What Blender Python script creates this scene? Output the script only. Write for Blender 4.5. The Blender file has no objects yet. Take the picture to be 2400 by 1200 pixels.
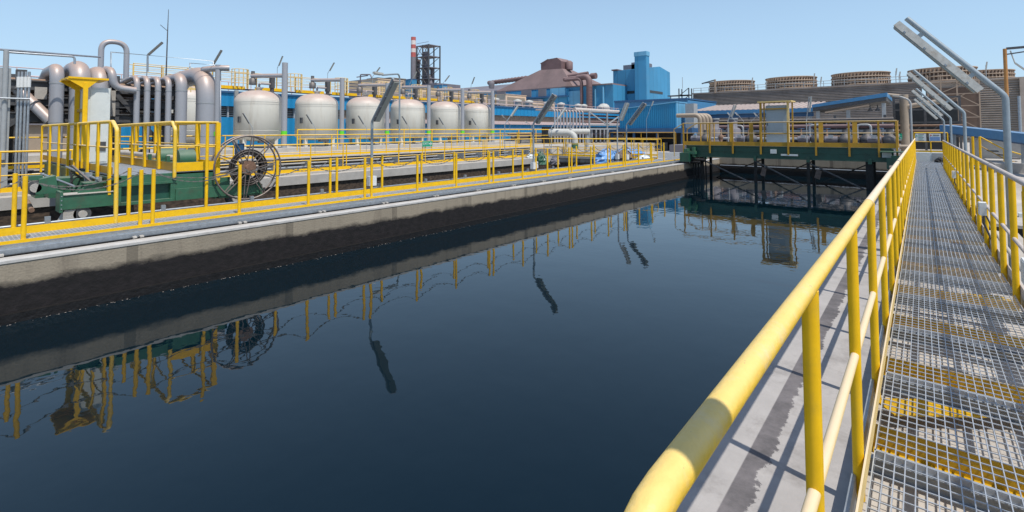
import bpy, math, random
from mathutils import Vector as V
random.seed(7)
R = math.radians
sc = bpy.context.scene
# ------------------------------------------------------------------ camera
F, CY, YAW, PIT, ROL, EYE = 1150.13, 262.51, R(39.8258), R(2.2), R(-0.22037), 1.55
fw = V((-math.sin(YAW)*math.cos(PIT), math.cos(YAW)*math.cos(PIT), math.sin(PIT)))
rt = V((math.cos(YAW), math.sin(YAW), 0)); up = rt.cross(fw)
r2 = rt*math.cos(ROL)+up*math.sin(ROL); u2 = -rt*math.sin(ROL)+up*math.cos(ROL)
cd = bpy.data.cameras.new('camera'); cam = bpy.data.objects.new('camera', cd)
sc.collection.objects.link(cam); sc.camera = cam
from mathutils import Matrix
m = Matrix((r2, u2, -fw)).transposed().to_4x4(); m.translation = V((0, 0, EYE)); cam.matrix_world = m
cd.sensor_width = 36; cd.lens = F/2400*36; cd.shift_y = (CY-600)/2400; cd.clip_end = 3000; cd.clip_start = .05
def at(x, y, X=None, Y=None, Z=None):      # a surveyed photo direction carried to a known wall / row / level
    d = fw+r2*((x-1200)/F)-u2*((y-CY)/F)
    t = X/d.x if X is not None else Y/d.y if Y is not None else (Z-EYE)/d.z
    return V((0, 0, EYE))+d*t
# ------------------------------------------------------------------ light
SUN = V((.49, -.10, 1)).normalized()
w = bpy.data.worlds.new('World'); sc.world = w; w.use_nodes = True
nt = w.node_tree; bg = nt.nodes['Background']
sky = nt.nodes.new('ShaderNodeTexSky'); sky.sky_type = 'NISHITA'; sky.sun_disc = False
sky.sun_elevation = math.asin(SUN.z); sky.sun_rotation = math.atan2(SUN.x, SUN.y)
sky.air_density = 1.0; sky.dust_density = 0.6; sky.ozone_density = 1.0
tint = nt.nodes.new('ShaderNodeMix'); tint.data_type = 'RGBA'; tint.inputs[0].default_value = .62
tint.inputs[7].default_value = (3.45, 5.2, 7.1, 1)      # hazy summer blue added near the horizon, faded overhead to cut ambient light
wt = nt.nodes.new('ShaderNodeTexCoord'); wx = nt.nodes.new('ShaderNodeSeparateXYZ'); nt.links.new(wt.outputs['Generated'], wx.inputs[0])
wr = nt.nodes.new('ShaderNodeMapRange'); wr.inputs[1].default_value = .16; wr.inputs[2].default_value = .62; wr.inputs[3].default_value = .64; wr.inputs[4].default_value = .0; wr.clamp = True
nt.links.new(wx.outputs[2], wr.inputs[0]); nt.links.new(wr.outputs[0], tint.inputs[0])
nt.links.new(sky.outputs[0], tint.inputs[6]); nt.links.new(tint.outputs[2], bg.inputs[0]); bg.inputs[1].default_value = .14
ld = bpy.data.lights.new('sun', 'SUN'); ld.energy = 4.4; ld.angle = R(.5); ld.color = (1, .955, .88)
lo = bpy.data.objects.new('sun', ld); sc.collection.objects.link(lo); lo.rotation_euler = SUN.to_track_quat('Z', 'Y').to_euler()
vs = sc.view_settings; vs.view_transform = 'Standard'; vs.look = 'None'; vs.exposure = 0; vs.gamma = 1
# ------------------------------------------------------------------ materials
MATS = {}
def mat(name, col, rough=.6, metal=0, var=.18, scale=3, dust=None, dust_amt=.0, chip=None, chip_t=.66, chip_s=30, seam=0, bump=0, bscale=40, streak=False, dirt=None, dirt_amt=0, spec=.5, dscale=1.3):
    M = bpy.data.materials.new(name); M.use_nodes = True; n = M.node_tree; N = n.nodes; L = n.links
    b = N['Principled BSDF']; b.inputs['Roughness'].default_value = rough; b.inputs['Metallic'].default_value = metal
    b.inputs['Specular IOR Level'].default_value = spec
    tc = N.new('ShaderNodeTexCoord')
    geo = N.new('ShaderNodeNewGeometry'); pos = geo.outputs['Position']
    mp = N.new('ShaderNodeMapping'); L.new(pos, mp.inputs[0])
    if streak: mp.inputs['Scale'].default_value = (1, 1, .12)
    nz = N.new('ShaderNodeTexNoise'); nz.inputs['Scale'].default_value = scale; nz.inputs['Detail'].default_value = 8; nz.inputs['Roughness'].default_value = .65
    L.new(mp.outputs[0], nz.inputs['Vector'])
    mr = N.new('ShaderNodeMapRange'); mr.inputs[1].default_value = .3; mr.inputs[2].default_value = .7
    mr.inputs[3].default_value = 1-var; mr.inputs[4].default_value = 1+var; L.new(nz.outputs[0], mr.inputs[0])
    vm = N.new('ShaderNodeVectorMath'); vm.operation = 'SCALE'; vm.inputs[0].default_value = col; L.new(mr.outputs[0], vm.inputs['Scale'])
    c = vm.outputs[0]
    if dirt:
        n2 = N.new('ShaderNodeTexNoise'); n2.inputs['Scale'].default_value = dscale; n2.inputs['Detail'].default_value = 10; n2.inputs['Roughness'].default_value = .72; L.new(mp.outputs[0], n2.inputs['Vector'])
        r = N.new('ShaderNodeMapRange'); r.inputs[1].default_value = .52; r.inputs[2].default_value = .68; r.inputs[4].default_value = dirt_amt; L.new(n2.outputs[0], r.inputs[0])
        mx = N.new('ShaderNodeMix'); mx.data_type = 'RGBA'; L.new(r.outputs[0], mx.inputs[0]); L.new(c, mx.inputs[6]); mx.inputs[7].default_value = (*dirt, 1); c = mx.outputs[2]
    if dust:
        sx = N.new('ShaderNodeSeparateXYZ'); L.new(geo.outputs['Normal'], sx.inputs[0])
        r = N.new('ShaderNodeMapRange'); r.inputs[1].default_value = -.05; r.inputs[2].default_value = .75; r.inputs[4].default_value = dust_amt; L.new(sx.outputs[2], r.inputs[0])
        ml = N.new('ShaderNodeMath'); ml.operation = 'MULTIPLY'; L.new(r.outputs[0], ml.inputs[0])
        r3 = N.new('ShaderNodeMapRange'); r3.inputs[1].default_value = .25; r3.inputs[2].default_value = .6; r3.inputs[3].default_value = .8; L.new(nz.outputs[0], r3.inputs[0]); L.new(r3.outputs[0], ml.inputs[1])
        mx = N.new('ShaderNodeMix'); mx.data_type = 'RGBA'; L.new(ml.outputs[0], mx.inputs[0]); L.new(c, mx.inputs[6]); mx.inputs[7].default_value = (*dust, 1); c = mx.outputs[2]
    if chip:
        n4 = N.new('ShaderNodeTexNoise'); n4.inputs['Scale'].default_value = chip_s; n4.inputs['Detail'].default_value = 12; n4.inputs['Roughness'].default_value = .8; L.new(pos, n4.inputs['Vector'])
        r = N.new('ShaderNodeMapRange'); r.inputs[1].default_value = chip_t; r.inputs[2].default_value = chip_t+.02; L.new(n4.outputs[0], r.inputs[0])
        mx = N.new('ShaderNodeMix'); mx.data_type = 'RGBA'; L.new(r.outputs[0], mx.inputs[0]); L.new(c, mx.inputs[6]); mx.inputs[7].default_value = (*chip, 1); c = mx.outputs[2]
    if seam:
        s4 = N.new('ShaderNodeSeparateXYZ'); L.new(pos, s4.inputs[0]); ad = N.new('ShaderNodeMath'); ad.operation = 'ADD'; L.new(s4.outputs[0], ad.inputs[0]); L.new(s4.outputs[1], ad.inputs[1])
        dv = N.new('ShaderNodeMath'); dv.operation = 'DIVIDE'; dv.inputs[1].default_value = seam; L.new(ad.outputs[0], dv.inputs[0])
        fr_ = N.new('ShaderNodeMath'); fr_.operation = 'FRACT'; L.new(dv.outputs[0], fr_.inputs[0])
        fl_ = N.new('ShaderNodeMath'); fl_.operation = 'FLOOR'; L.new(dv.outputs[0], fl_.inputs[0]); wn = N.new('ShaderNodeTexWhiteNoise'); wn.noise_dimensions = '1D'; L.new(fl_.outputs[0], wn.inputs['W'])
        r5 = N.new('ShaderNodeMapRange'); r5.inputs[3].default_value = .88; r5.inputs[4].default_value = 1.1; L.new(wn.outputs[0], r5.inputs[0])
        lt = N.new('ShaderNodeMath'); lt.operation = 'LESS_THAN'; lt.inputs[1].default_value = .06; L.new(fr_.outputs[0], lt.inputs[0])
        m5 = N.new('ShaderNodeMath'); m5.operation = 'MULTIPLY_ADD'; m5.inputs[1].default_value = -.3; L.new(lt.outputs[0], m5.inputs[0]); L.new(r5.outputs[0], m5.inputs[2])
        v5 = N.new('ShaderNodeVectorMath'); v5.operation = 'SCALE'; L.new(c, v5.inputs[0]); L.new(m5.outputs[0], v5.inputs['Scale']); c = v5.outputs[0]
    L.new(c, b.inputs['Base Color'])
    if bump:
        nb = N.new('ShaderNodeTexNoise'); nb.inputs['Scale'].default_value = bscale; nb.inputs['Detail'].default_value = 6; L.new(pos, nb.inputs['Vector'])
        bp = N.new('ShaderNodeBump'); bp.inputs['Strength'].default_value = bump; bp.inputs['Distance'].default_value = .02; L.new(nb.outputs[0], bp.inputs['Height']); L.new(bp.outputs[0], b.inputs['Normal'])
    MATS[name] = M; return M
DUST = (.47, .385, .32)
YEL = mat('yellow_paint', (.84, .49, .004), .45, spec=.25, dust=(.78, .58, .22), dust_amt=.5, chip=(.2, .12, .05), chip_t=.7, var=.09, scale=9, dirt=(.5, .33, .05), dirt_amt=.35, dscale=6)
YRAIL = mat('faded_yellow_rail', (.80, .5, .02), .5, dust=(.8, .62, .3), dust_amt=.6, chip=(.28, .22, .14), chip_t=.635, chip_s=45, var=.08, scale=9, dirt=(.62, .5, .33), dirt_amt=.55, dscale=13, bump=.15, bscale=60)
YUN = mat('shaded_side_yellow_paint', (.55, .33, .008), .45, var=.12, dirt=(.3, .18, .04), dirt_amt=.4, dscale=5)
YPALE = mat('chalky_yellow', (.72, .52, .2), .7, dust=(.68, .55, .38), dust_amt=.9, var=.08, scale=8)
YBR = mat('ochre_shaded_yellow_paint', (.46, .25, .01), .5, var=.15, dust=(.5, .36, .2), dust_amt=.5, dirt=(.25, .14, .04), dirt_amt=.5, dscale=4)  # browned yellow: bridge faces turned from the sun get their shade from this colour
GALV = mat('galvanised_steel', (.36, .39, .42), .42, .55, var=.18, scale=14)
GRAT = mat('grating_steel', (.5, .53, .57), .4, .45, var=.15, scale=20)
GREY = mat('grey_paint', (.33, .35, .36), .5, var=.1, scale=5, dust=DUST, dust_amt=.35)
DUSTR = mat('dusty_grey_rail', (.5, .44, .4), .6, var=.1, scale=8, dirt=(.3, .26, .23), dirt_amt=.5, dscale=9)
YFAR = mat('sun_bleached_yellow_rail', (.78, .56, .2), .6, dust=(.76, .62, .46), dust_amt=.95, var=.07, scale=10, dirt=(.6, .5, .42), dirt_amt=.7, dscale=5)
YDUST = mat('dusty_ochre_rail', (.5, .36, .15), .6, var=.12, scale=6, dust=(.5, .4, .28), dust_amt=.7)
CABSHADE = mat('shaded_cabinet_grey', (.32, .37, .4), .45, var=.07, scale=3, dirt=(.26, .3, .31), dirt_amt=.4, dscale=2)  # darker copy of the cabinet grey, with the far cabinet's shade in the colour
LAMPG = mat('weathered_lamp_housing', (.46, .46, .43), .6, var=.18, scale=18, dirt=(.33, .24, .16), dirt_amt=.55, dscale=14)
POLEG = mat('lamp_pole_grey', (.29, .34, .37), .45, .2, var=.1, scale=12)
DARKM = mat('dark_steel', (.075, .078, .084), .55, .2, var=.3, scale=6, dust=DUST, dust_amt=.4)
BLACK = mat('black_residue', (.009, .008, .008), .5, var=.5, scale=9, bump=.5, bscale=22)
PIPE = mat('silver_pipe_paint', (.33, .35, .385), .45, .15, var=.06, scale=4, dust=(.46, .335, .27), dust_amt=1.0, streak=True, dirt=(.27, .24, .22), dirt_amt=.4, dscale=2)
VESS = mat('cream_vessel_paint', (.66, .645, .58), .5, var=.05, scale=2.5, dust=(.47, .36, .31), dust_amt=1.0, streak=True, dirt=(.47, .42, .34), dirt_amt=.7, dscale=1.9)
GREEN = mat('green_steel_paint', (.03, .125, .07), .45, var=.16, scale=7, dust=(.25, .27, .22), dust_amt=.45, dirt=(.07, .08, .055), dirt_amt=.7, dscale=6, chip=(.2, .16, .12), chip_t=.66, chip_s=14)
DGREEN = mat('dark_green_paint', (.012, .075, .05), .4, var=.2, scale=5, dust=(.2, .24, .2), dust_amt=.4, dirt=(.02, .03, .025), dirt_amt=.5, dscale=2)
CONC = mat('pale_concrete', (.42, .395, .36), .85, var=.13, scale=2.2, bump=.35, bscale=45, dirt=(.34, .31, .28), dirt_amt=.5, dscale=2.8)
GROUND = mat('dusty_concrete_ground', (.44, .40, .355), .9, var=.2, scale=.6, bump=.3, bscale=12, dirt=(.28, .25, .22), dirt_amt=.6, dscale=.35)
FLOORC = mat('concrete_channel_floor', (.72, .70, .66), .9, var=.12, scale=5, bump=.4, bscale=20, dirt=(.16, .13, .1), dirt_amt=.7, dscale=1.6)
def corr(name, col, per=6, axis='BOTH', **k):
    M = mat(name, col, **k); n = M.node_tree; N = n.nodes; L = n.links; b = N['Principled BSDF']
    geo = N.new('ShaderNodeNewGeometry'); sx = N.new('ShaderNodeSeparateXYZ'); L.new(geo.outputs['Position'], sx.inputs[0])
    ad = N.new('ShaderNodeMath'); ad.operation = 'ADD'; L.new(sx.outputs[0], ad.inputs[0]); L.new(sx.outputs[1], ad.inputs[1])
    ml = N.new('ShaderNodeMath'); ml.operation = 'MULTIPLY'; ml.inputs[1].default_value = per; L.new(ad.outputs[0], ml.inputs[0])
    sn = N.new('ShaderNodeMath'); sn.operation = 'SINE'; L.new(ml.outputs[0], sn.inputs[0])
    bp = N.new('ShaderNodeBump'); bp.inputs['Strength'].default_value = .8; bp.inputs['Distance'].default_value = .5/per; L.new(sn.outputs[0], bp.inputs['Height']); L.new(bp.outputs[0], b.inputs['Normal'])
    return M
BLUES = mat('blue_shed_paint', (.02, .25, .47), .5, var=.07, scale=.8, streak=True, dirt=(.05, .2, .33), dirt_amt=.4, dscale=.7)
BLUE = corr('blue_corrugated_sheet', (.008, .23, .48), 9, rough=.5, var=.1, scale=.5, streak=True, dirt=(.06, .17, .29), dirt_amt=.5, dscale=.5)
BLUEF = mat('far_blue_sheet', (.045, .25, .45), seam=3.1, rough=.6, var=.08, scale=.12, dirt=(.1, .22, .34), dirt_amt=.5, dscale=.1)
BLUEP = mat('pale_blue_sheet', (.13, .36, .55), seam=3.1, rough=.6, var=.08, scale=.2)
BLUED = mat('dark_blue_trim', (.03, .1, .22), .5, var=.15)
BLUEM = mat('medium_blue_paint', (.05, .2, .39), .5, var=.1, dust=(.3, .33, .38), dust_amt=.4)
MAUVE = mat('dusty_purple_brown_sheet', (.22, .155, .15), rough=.75, var=.14, scale=.2, dirt=(.13, .1, .1), dirt_amt=.5, dscale=.15)
MAUVED = mat('purple_brown_duct', (.15, .09, .09), .7, var=.15, scale=.4, dust=(.28, .2, .19), dust_amt=.6)
TAN = mat('tan_board', (.72, .52, .36), .8, var=.1, scale=1)
SLAT = mat('brown_grey_slats', (.28, .24, .215), .75, var=.2, scale=.35, dirt=(.12, .095, .085), dirt_amt=.6, dscale=.3)
SLATL = mat('light_brown_slats', (.38, .32, .27), .75, var=.18, scale=.35, dirt=(.2, .16, .13), dirt_amt=.6, dscale=.3)
RIB = mat('weathered_timber_rib', (.36, .27, .2), .8, var=.2, scale=.8)
RIBR = mat('faded_orange_paint', (.42, .2, .06), .7, var=.15)
STK = mat('stack_timber', (.16, .11, .085), .8, var=.2, scale=.8)
ROOFC = mat('dusty_corrugated_roof', (.4, .33, .3), .8, var=.12, scale=.8)
FARG = mat('far_grey_steel', (.17, .16, .18), .7, var=.15, scale=.2)
RED = mat('stack_red', (.42, .1, .09), .7, var=.1, scale=.2)
WHT = mat('stack_white', (.62, .56, .54), .7, var=.08, scale=.2)
PINKB = mat('pinkish_beam', (.55, .43, .42), .7, var=.08)
TRANS = corr('brown_translucent_sheet', (.26, .2, .15), 12, rough=.35, var=.2, scale=.7)
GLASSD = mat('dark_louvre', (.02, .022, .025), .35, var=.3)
CAB = mat('cabinet_pale_grey', (.62, .65, .63), .4, var=.05, scale=5, dirt=(.42, .44, .42), dirt_amt=.35, dscale=3)
WPL = mat('white_plastic', (.68, .69, .68), .45, var=.06)
SGREEN = mat('sign_green', (.01, .36, .19), .5, var=.03)
LIME = mat('lime_tag', (.12, .62, .03), .5, var=.05)
RUST = mat('rusty_steel', (.17, .095, .06), .8, var=.3, scale=12, dust=(.35, .25, .18), dust_amt=.5)
BRONZE = mat('dark_greasy_steel', (.045, .036, .032), .4, .4, var=.3, scale=20)
WHEEL = mat('weathered_wheel_steel', (.15, .125, .115), .5, .3, var=.25, scale=16, dust=(.42, .34, .28), dust_amt=.6)
CHAIN = mat('chain_steel', (.22, .2, .18), .5, .5, var=.3, scale=60)
TARP = mat('blue_tarpaulin', (.12, .3, .6), .5, var=.5, scale=5, bump=1, bscale=5, dirt=(.6, .62, .66), dirt_amt=.8, dscale=3)
BAG = mat('brown_sacking', (.16, .12, .1), .85, var=.4, scale=7, bump=1, bscale=8)
BMOT = mat('blue_motor_paint', (.02, .09, .2), .45, var=.15)
DIF = mat('lamp_diffuser', (.33, .34, .31), .25, var=.08)
CREAMP = mat('dusty_cream_pipe', (.3, .24, .18), .6, var=.12, scale=3, dust=(.42, .34, .26), dust_amt=.6)
SIGNW = mat('sign_white', (.62, .66, .66), .5, var=.06)
SIGNB = mat('sign_blue', (.16, .28, .52), .5, var=.06)
# tank wall: pale above, black wet growth below with a ragged edge
def wallmat(name, z0, rag, top, low):
    M = mat(name, top, .8, var=.1, scale=2, bump=.3, bscale=30, streak=True, dirt=(.2, .165, .125), dirt_amt=.75, dscale=2.6, seam=2.4, chip=(.14, .11, .09), chip_t=.67, chip_s=9)
    n = M.node_tree; N = n.nodes; L = n.links; b = N['Principled BSDF']; src = b.inputs['Base Color'].links[0].from_socket
    geo = N.new('ShaderNodeNewGeometry'); sx = N.new('ShaderNodeSeparateXYZ'); L.new(geo.outputs['Position'], sx.inputs[0])
    mp = N.new('ShaderNodeMapping'); mp.inputs['Scale'].default_value = (1.1, 1.1, 2.0); L.new(geo.outputs['Position'], mp.inputs[0])
    nz = N.new('ShaderNodeTexNoise'); nz.inputs['Scale'].default_value = 1.6; nz.inputs['Detail'].default_value = 9; nz.inputs['Roughness'].default_value = .7; L.new(mp.outputs[0], nz.inputs['Vector'])
    a = N.new('ShaderNodeMath'); a.operation = 'MULTIPLY_ADD'; a.inputs[1].default_value = rag; L.new(nz.outputs[0], a.inputs[0]); L.new(sx.outputs[2], a.inputs[2])
    r = N.new('ShaderNodeMapRange'); r.inputs[1].default_value = z0+rag*.5-.03; r.inputs[2].default_value = z0+rag*.5+.07; L.new(a.outputs[0], r.inputs[0])
    nl = N.new('ShaderNodeTexNoise'); nl.inputs['Scale'].default_value = 7; nl.inputs['Detail'].default_value = 8; L.new(mp.outputs[0], nl.inputs['Vector'])
    cr = N.new('ShaderNodeValToRGB'); cr.color_ramp.elements[0].position = .35; cr.color_ramp.elements[0].color = (*[v*.35 for v in low], 1)
    cr.color_ramp.elements[1].position = .72; cr.color_ramp.elements[1].color = (*[v*1.5 for v in low], 1); L.new(nl.outputs[0], cr.inputs[0])
    mx = N.new('ShaderNodeMix'); mx.data_type = 'RGBA'; L.new(r.outputs[0], mx.inputs[0]); L.new(cr.outputs[0], mx.inputs[6]); L.new(src, mx.inputs[7]); L.new(mx.outputs[2], b.inputs['Base Color'])
    return M
TWALL = wallmat('stained_tank_wall', -.43, .3, (.33, .28, .21), (.010, .0075, .008))
AWALL = wallmat('brown_stained_channel_wall', -.42, .2, (.36, .33, .29), (.075, .05, .033))
# coping with a dark seam of old sealant (a ragged stripe) running along it
def copmat():
    M = mat('coping_concrete', (.36, .335, .315), .8, var=.1, scale=5, bump=.12, bscale=70, dirt=(.21, .19, .175), dirt_amt=.7, dscale=2.8, chip=(.16, .15, .15), chip_t=.69, chip_s=20)
    n = M.node_tree; N = n.nodes; L = n.links; b = N['Principled BSDF']; src = b.inputs['Base Color'].links[0].from_socket
    geo = N.new('ShaderNodeNewGeometry'); sx = N.new('ShaderNodeSeparateXYZ'); L.new(geo.outputs['Position'], sx.inputs[0])
    nz = N.new('ShaderNodeTexNoise'); nz.inputs['Scale'].default_value = 5; nz.inputs['Detail'].default_value = 10; nz.inputs['Roughness'].default_value = .75; L.new(geo.outputs['Position'], nz.inputs['Vector'])
    a = N.new('ShaderNodeMath'); a.operation = 'MULTIPLY_ADD'; a.inputs[1].default_value = .2; L.new(nz.outputs[0], a.inputs[0]); L.new(sx.outputs[0], a.inputs[2])
    r = N.new('ShaderNodeMapRange'); r.inputs[1].default_value = -.555; r.inputs[2].default_value = -.548; L.new(a.outputs[0], r.inputs[0])
    g = N.new('ShaderNodeMapRange'); g.inputs[1].default_value = -.752; g.inputs[2].default_value = -.746; L.new(sx.outputs[0], g.inputs[0])
    iv = N.new('ShaderNodeMath'); iv.operation = 'SUBTRACT'; iv.inputs[0].default_value = 1; L.new(r.outputs[0], iv.inputs[1])
    ml = N.new('ShaderNodeMath'); ml.operation = 'MULTIPLY'; L.new(iv.outputs[0], ml.inputs[0]); L.new(g.outputs[0], ml.inputs[1])
    cr = N.new('ShaderNodeValToRGB'); cr.color_ramp.elements[0].position = .3; cr.color_ramp.elements[0].color = (.06, .055, .055, 1); cr.color_ramp.elements[1].position = .7; cr.color_ramp.elements[1].color = (.19, .17, .17, 1)
    L.new(nz.outputs[0], cr.inputs[0])
    mx = N.new('ShaderNodeMix'); mx.data_type = 'RGBA'; L.new(ml.outputs[0], mx.inputs[0]); L.new(src, mx.inputs[6]); L.new(cr.outputs[0], mx.inputs[7]); L.new(mx.outputs[2], b.inputs['Base Color'])
    return M
WEDGE = mat('worn_white_edge', (.5, .485, .46), .7, var=.12, scale=6, dirt=(.3, .27, .24), dirt_amt=.6, dscale=4)
COPE = copmat()
def watermat():
    M = bpy.data.materials.new('dark_water'); M.use_nodes = True; n = M.node_tree; N = n.nodes; L = n.links; b = N['Principled BSDF']
    b.inputs['Base Color'].default_value = (.0014, .0082, .0135, 1); b.inputs['Roughness'].default_value = .015; b.inputs['IOR'].default_value = 1.48
    geo = N.new('ShaderNodeNewGeometry')
    def noise(sc_, st, d, tgt=None):
        mp = N.new('ShaderNodeMapping'); mp.inputs['Scale'].default_value = st; L.new(geo.outputs['Position'], mp.inputs[0])
        z = N.new('ShaderNodeTexNoise'); z.inputs['Scale'].default_value = sc_; z.inputs['Detail'].default_value = 2; L.new(mp.outputs[0], z.inputs['Vector'])
        bp = N.new('ShaderNodeBump'); bp.inputs['Strength'].default_value = 1; bp.inputs['Distance'].default_value = d; L.new(z.outputs[0], bp.inputs['Height'])
        if tgt: L.new(tgt, bp.inputs['Normal'])
        return bp
    b1 = noise(1.1, (1, 1, 1), .0036); b2 = noise(4.5, (1, 1, 1), .0011, b1.outputs[0])
    L.new(b2.outputs[0], b.inputs['Normal']); return M
WATER = watermat()
# ------------------------------------------------------------------ mesh helpers
class MB:
    def __init__(s): s.v = []; s.f = []; s.sm = []
    def add(s, vs_, fs, smooth=False):
        o = len(s.v); s.v += [V(p) for p in vs_]; s.f += [tuple(i+o for i in f) for f in fs]; s.sm += [smooth]*len(fs); return s
    def box(s, x0, x1, y0, y1, z0, z1):
        x0, x1 = sorted((x0, x1)); y0, y1 = sorted((y0, y1)); z0, z1 = sorted((z0, z1))
        return s.add([(x, y, z) for z in (z0, z1) for x, y in ((x0, y0), (x1, y0), (x1, y1), (x0, y1))],
                     [(3, 2, 1, 0), (4, 5, 6, 7), (0, 1, 5, 4), (1, 2, 6, 5), (2, 3, 7, 6), (3, 0, 4, 7)])
    def bar(s, a, b, w_, h_, upv=(0, 0, 1)):      # rectangular bar between points
        a = V(a); b = V(b); d = (b-a).normalized(); u = V(upv)
        if abs(d.dot(u)) > .98: u = V((0, 1, 0))
        x = d.cross(u).normalized(); y = x.cross(d).normalized()
        P = [p+x*sx*w_/2+y*sy*h_/2 for p in (a, b) for sx, sy in ((-1, -1), (1, -1), (1, 1), (-1, 1))]
        return s.add(P, [(3, 2, 1, 0), (4, 5, 6, 7), (0, 1, 5, 4), (1, 2, 6, 5), (2, 3, 7, 6), (3, 0, 4, 7)])
    def tube(s, pts, r, seg=12, caps=True):
        pts = [V(p) for p in pts]; rs = r if isinstance(r, (list, tuple)) else [r]*len(pts)
        n = len(pts); o = []; prev = None
        for i, p in enumerate(pts):
            d = (pts[min(i+1, n-1)]-pts[max(i-1, 0)]).normalized()
            if i and i < n-1:
                d = ((pts[i+1]-p).normalized()+(p-pts[i-1]).normalized()).normalized()
            if prev is None:
                u = V((0, 0, 1)) if abs(d.z) < .9 else V((1, 0, 0)); x = d.cross(u).normalized()
            else: x = (prev-d*prev.dot(d)).normalized()
            prev = x; y = d.cross(x)
            o += [p+(x*math.cos(2*math.pi*k/seg)+y*math.sin(2*math.pi*k/seg))*rs[i] for k in range(seg)]
        fs = [(i*seg+k, i*seg+(k+1) % seg, (i+1)*seg+(k+1) % seg, (i+1)*seg+k) for i in range(n-1) for k in range(seg)]
        s.add(o, fs, True)
        if caps:
            s.add(o[:seg], [tuple(range(seg))[::-1]]); s.add(o[-seg:], [tuple(range(seg))])
        return s
    def lathe(s, c, prof, seg=32, caps=True):     # prof: (r, z)
        c = V(c); o = [c+V((r*math.cos(2*math.pi*k/seg), r*math.sin(2*math.pi*k/seg), z)) for r, z in prof for k in range(seg)]; n = len(prof)
        s.add(o, [(i*seg+k, i*seg+(k+1) % seg, (i+1)*seg+(k+1) % seg, (i+1)*seg+k) for i in range(n-1) for k in range(seg)], True)
        if caps: s.add(o[:seg], [tuple(range(seg))[::-1]]); s.add(o[-seg:], [tuple(range(seg))])
        return s
    def quad(s, *p): return s.add(p, [tuple(range(len(p)))])
    def prism(s, poly, d):                         # poly: 3-D points, d: extrusion vector
        n = len(poly); P = [V(p) for p in poly]; d = V(d)
        return s.add(P+[p+d for p in P], [tuple(range(n))[::-1], tuple(range(n, 2*n))]+[(i, (i+1) % n, n+(i+1) % n, n+i) for i in range(n)])
    def build(s, name, m_, parent=None, loc=None):
        me = bpy.data.meshes.new(name)
        if parent is not None:
            off = wloc(parent)
        else:
            if loc is None:
                xs = [p.x for p in s.v]; ys = [p.y for p in s.v]; loc = ((min(xs)+max(xs))/2, (min(ys)+max(ys))/2, min(p.z for p in s.v))
            off = V(loc)
        me.from_pydata([p-off for p in s.v], [], s.f); me.polygons.foreach_set('use_smooth', s.sm); me.materials.append(m_); me.update()
        import bmesh
        bm = bmesh.new(); bm.from_mesh(me); bmesh.ops.recalc_face_normals(bm, faces=bm.faces[:]); bm.to_mesh(me); bm.free()
        o = bpy.data.objects.new(name, me); sc.collection.objects.link(o)
        if parent is not None: o.parent = parent
        else: o.location = off
        return o
def wloc(o):
    t = V((0, 0, 0))
    while o is not None: t += o.location; o = o.parent
    return t
def arc(pts, rad, n=6):                            # polyline with rounded corners
    pts = [V(p) for p in pts]; out = [pts[0]]
    for i in range(1, len(pts)-1):
        a = (pts[i-1]-pts[i]).normalized(); b = (pts[i+1]-pts[i]).normalized(); ang = a.angle(b)
        d = min(rad/math.tan(ang/2), (pts[i-1]-pts[i]).length*.49, (pts[i+1]-pts[i]).length*.49)
        p0 = pts[i]+a*d; p1 = pts[i]+b*d
        for k in range(n+1):
            t = k/n; out.append(p0*(1-t)**2+pts[i]*2*t*(1-t)+p1*t*t)
    return out+[pts[-1]]
def tag(o, label, cat, group=None, kind=None):
    o['label'] = label; o['category'] = cat
    if group: o['group'] = group
    if kind: o['kind'] = kind
    return o
def T(name, label, cat, loc=(0, 0, 0), group=None):
    o = bpy.data.objects.new(name, None); sc.collection.objects.link(o); o.location = loc; o.empty_display_size = .2
    return tag(o, label, cat, group)
def struct(name, mb, m_, label=None, cat=None, kind='structure'):
    o = mb.build(name, m_); o['kind'] = kind
    if label: o['label'] = label; o['category'] = cat
    return o
def dup(root, loc, label, group=None):
    c = root.copy(); sc.collection.objects.link(c); c.location = loc; c['label'] = label
    if group: c['group'] = group
    for ch in list(root.children):
        d = ch.copy(); sc.collection.objects.link(d); d.parent = c
        for g in list(ch.children):
            e = g.copy(); sc.collection.objects.link(e); e.parent = d
    return c
def pw(px, p):                                     # photo width (px) at a point -> diameter in metres
    d = p-V((0, 0, EYE)); z = d.dot(fw); u = d.dot(r2)/z
    return px/F*z/math.sqrt(1+u*u)
def text(name, s_, size, loc, xdir, m_, parent, depth=.003):  # writing standing on a vertical face; xdir = reading direction
    cu = bpy.data.curves.new(name, 'FONT'); cu.body = s_; cu.size = size; cu.extrude = depth; cu.align_x = 'CENTER'; cu.align_y = 'CENTER'
    t = bpy.data.objects.new(name, cu); me = bpy.data.meshes.new_from_object(t); bpy.data.objects.remove(t)
    x = V(xdir).normalized(); z = V((0, 0, 1)); y = x.cross(z)
    for v in me.vertices:
        p = v.co.copy(); v.co = x*p.x+z*p.y-(-y)*0+y*(-p.z)*-1
    me.materials.append(m_); me.name = name
    o = bpy.data.objects.new(name, me); sc.collection.objects.link(o); o.parent = parent; o.location = V(loc)-wloc(parent); return o

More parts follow.
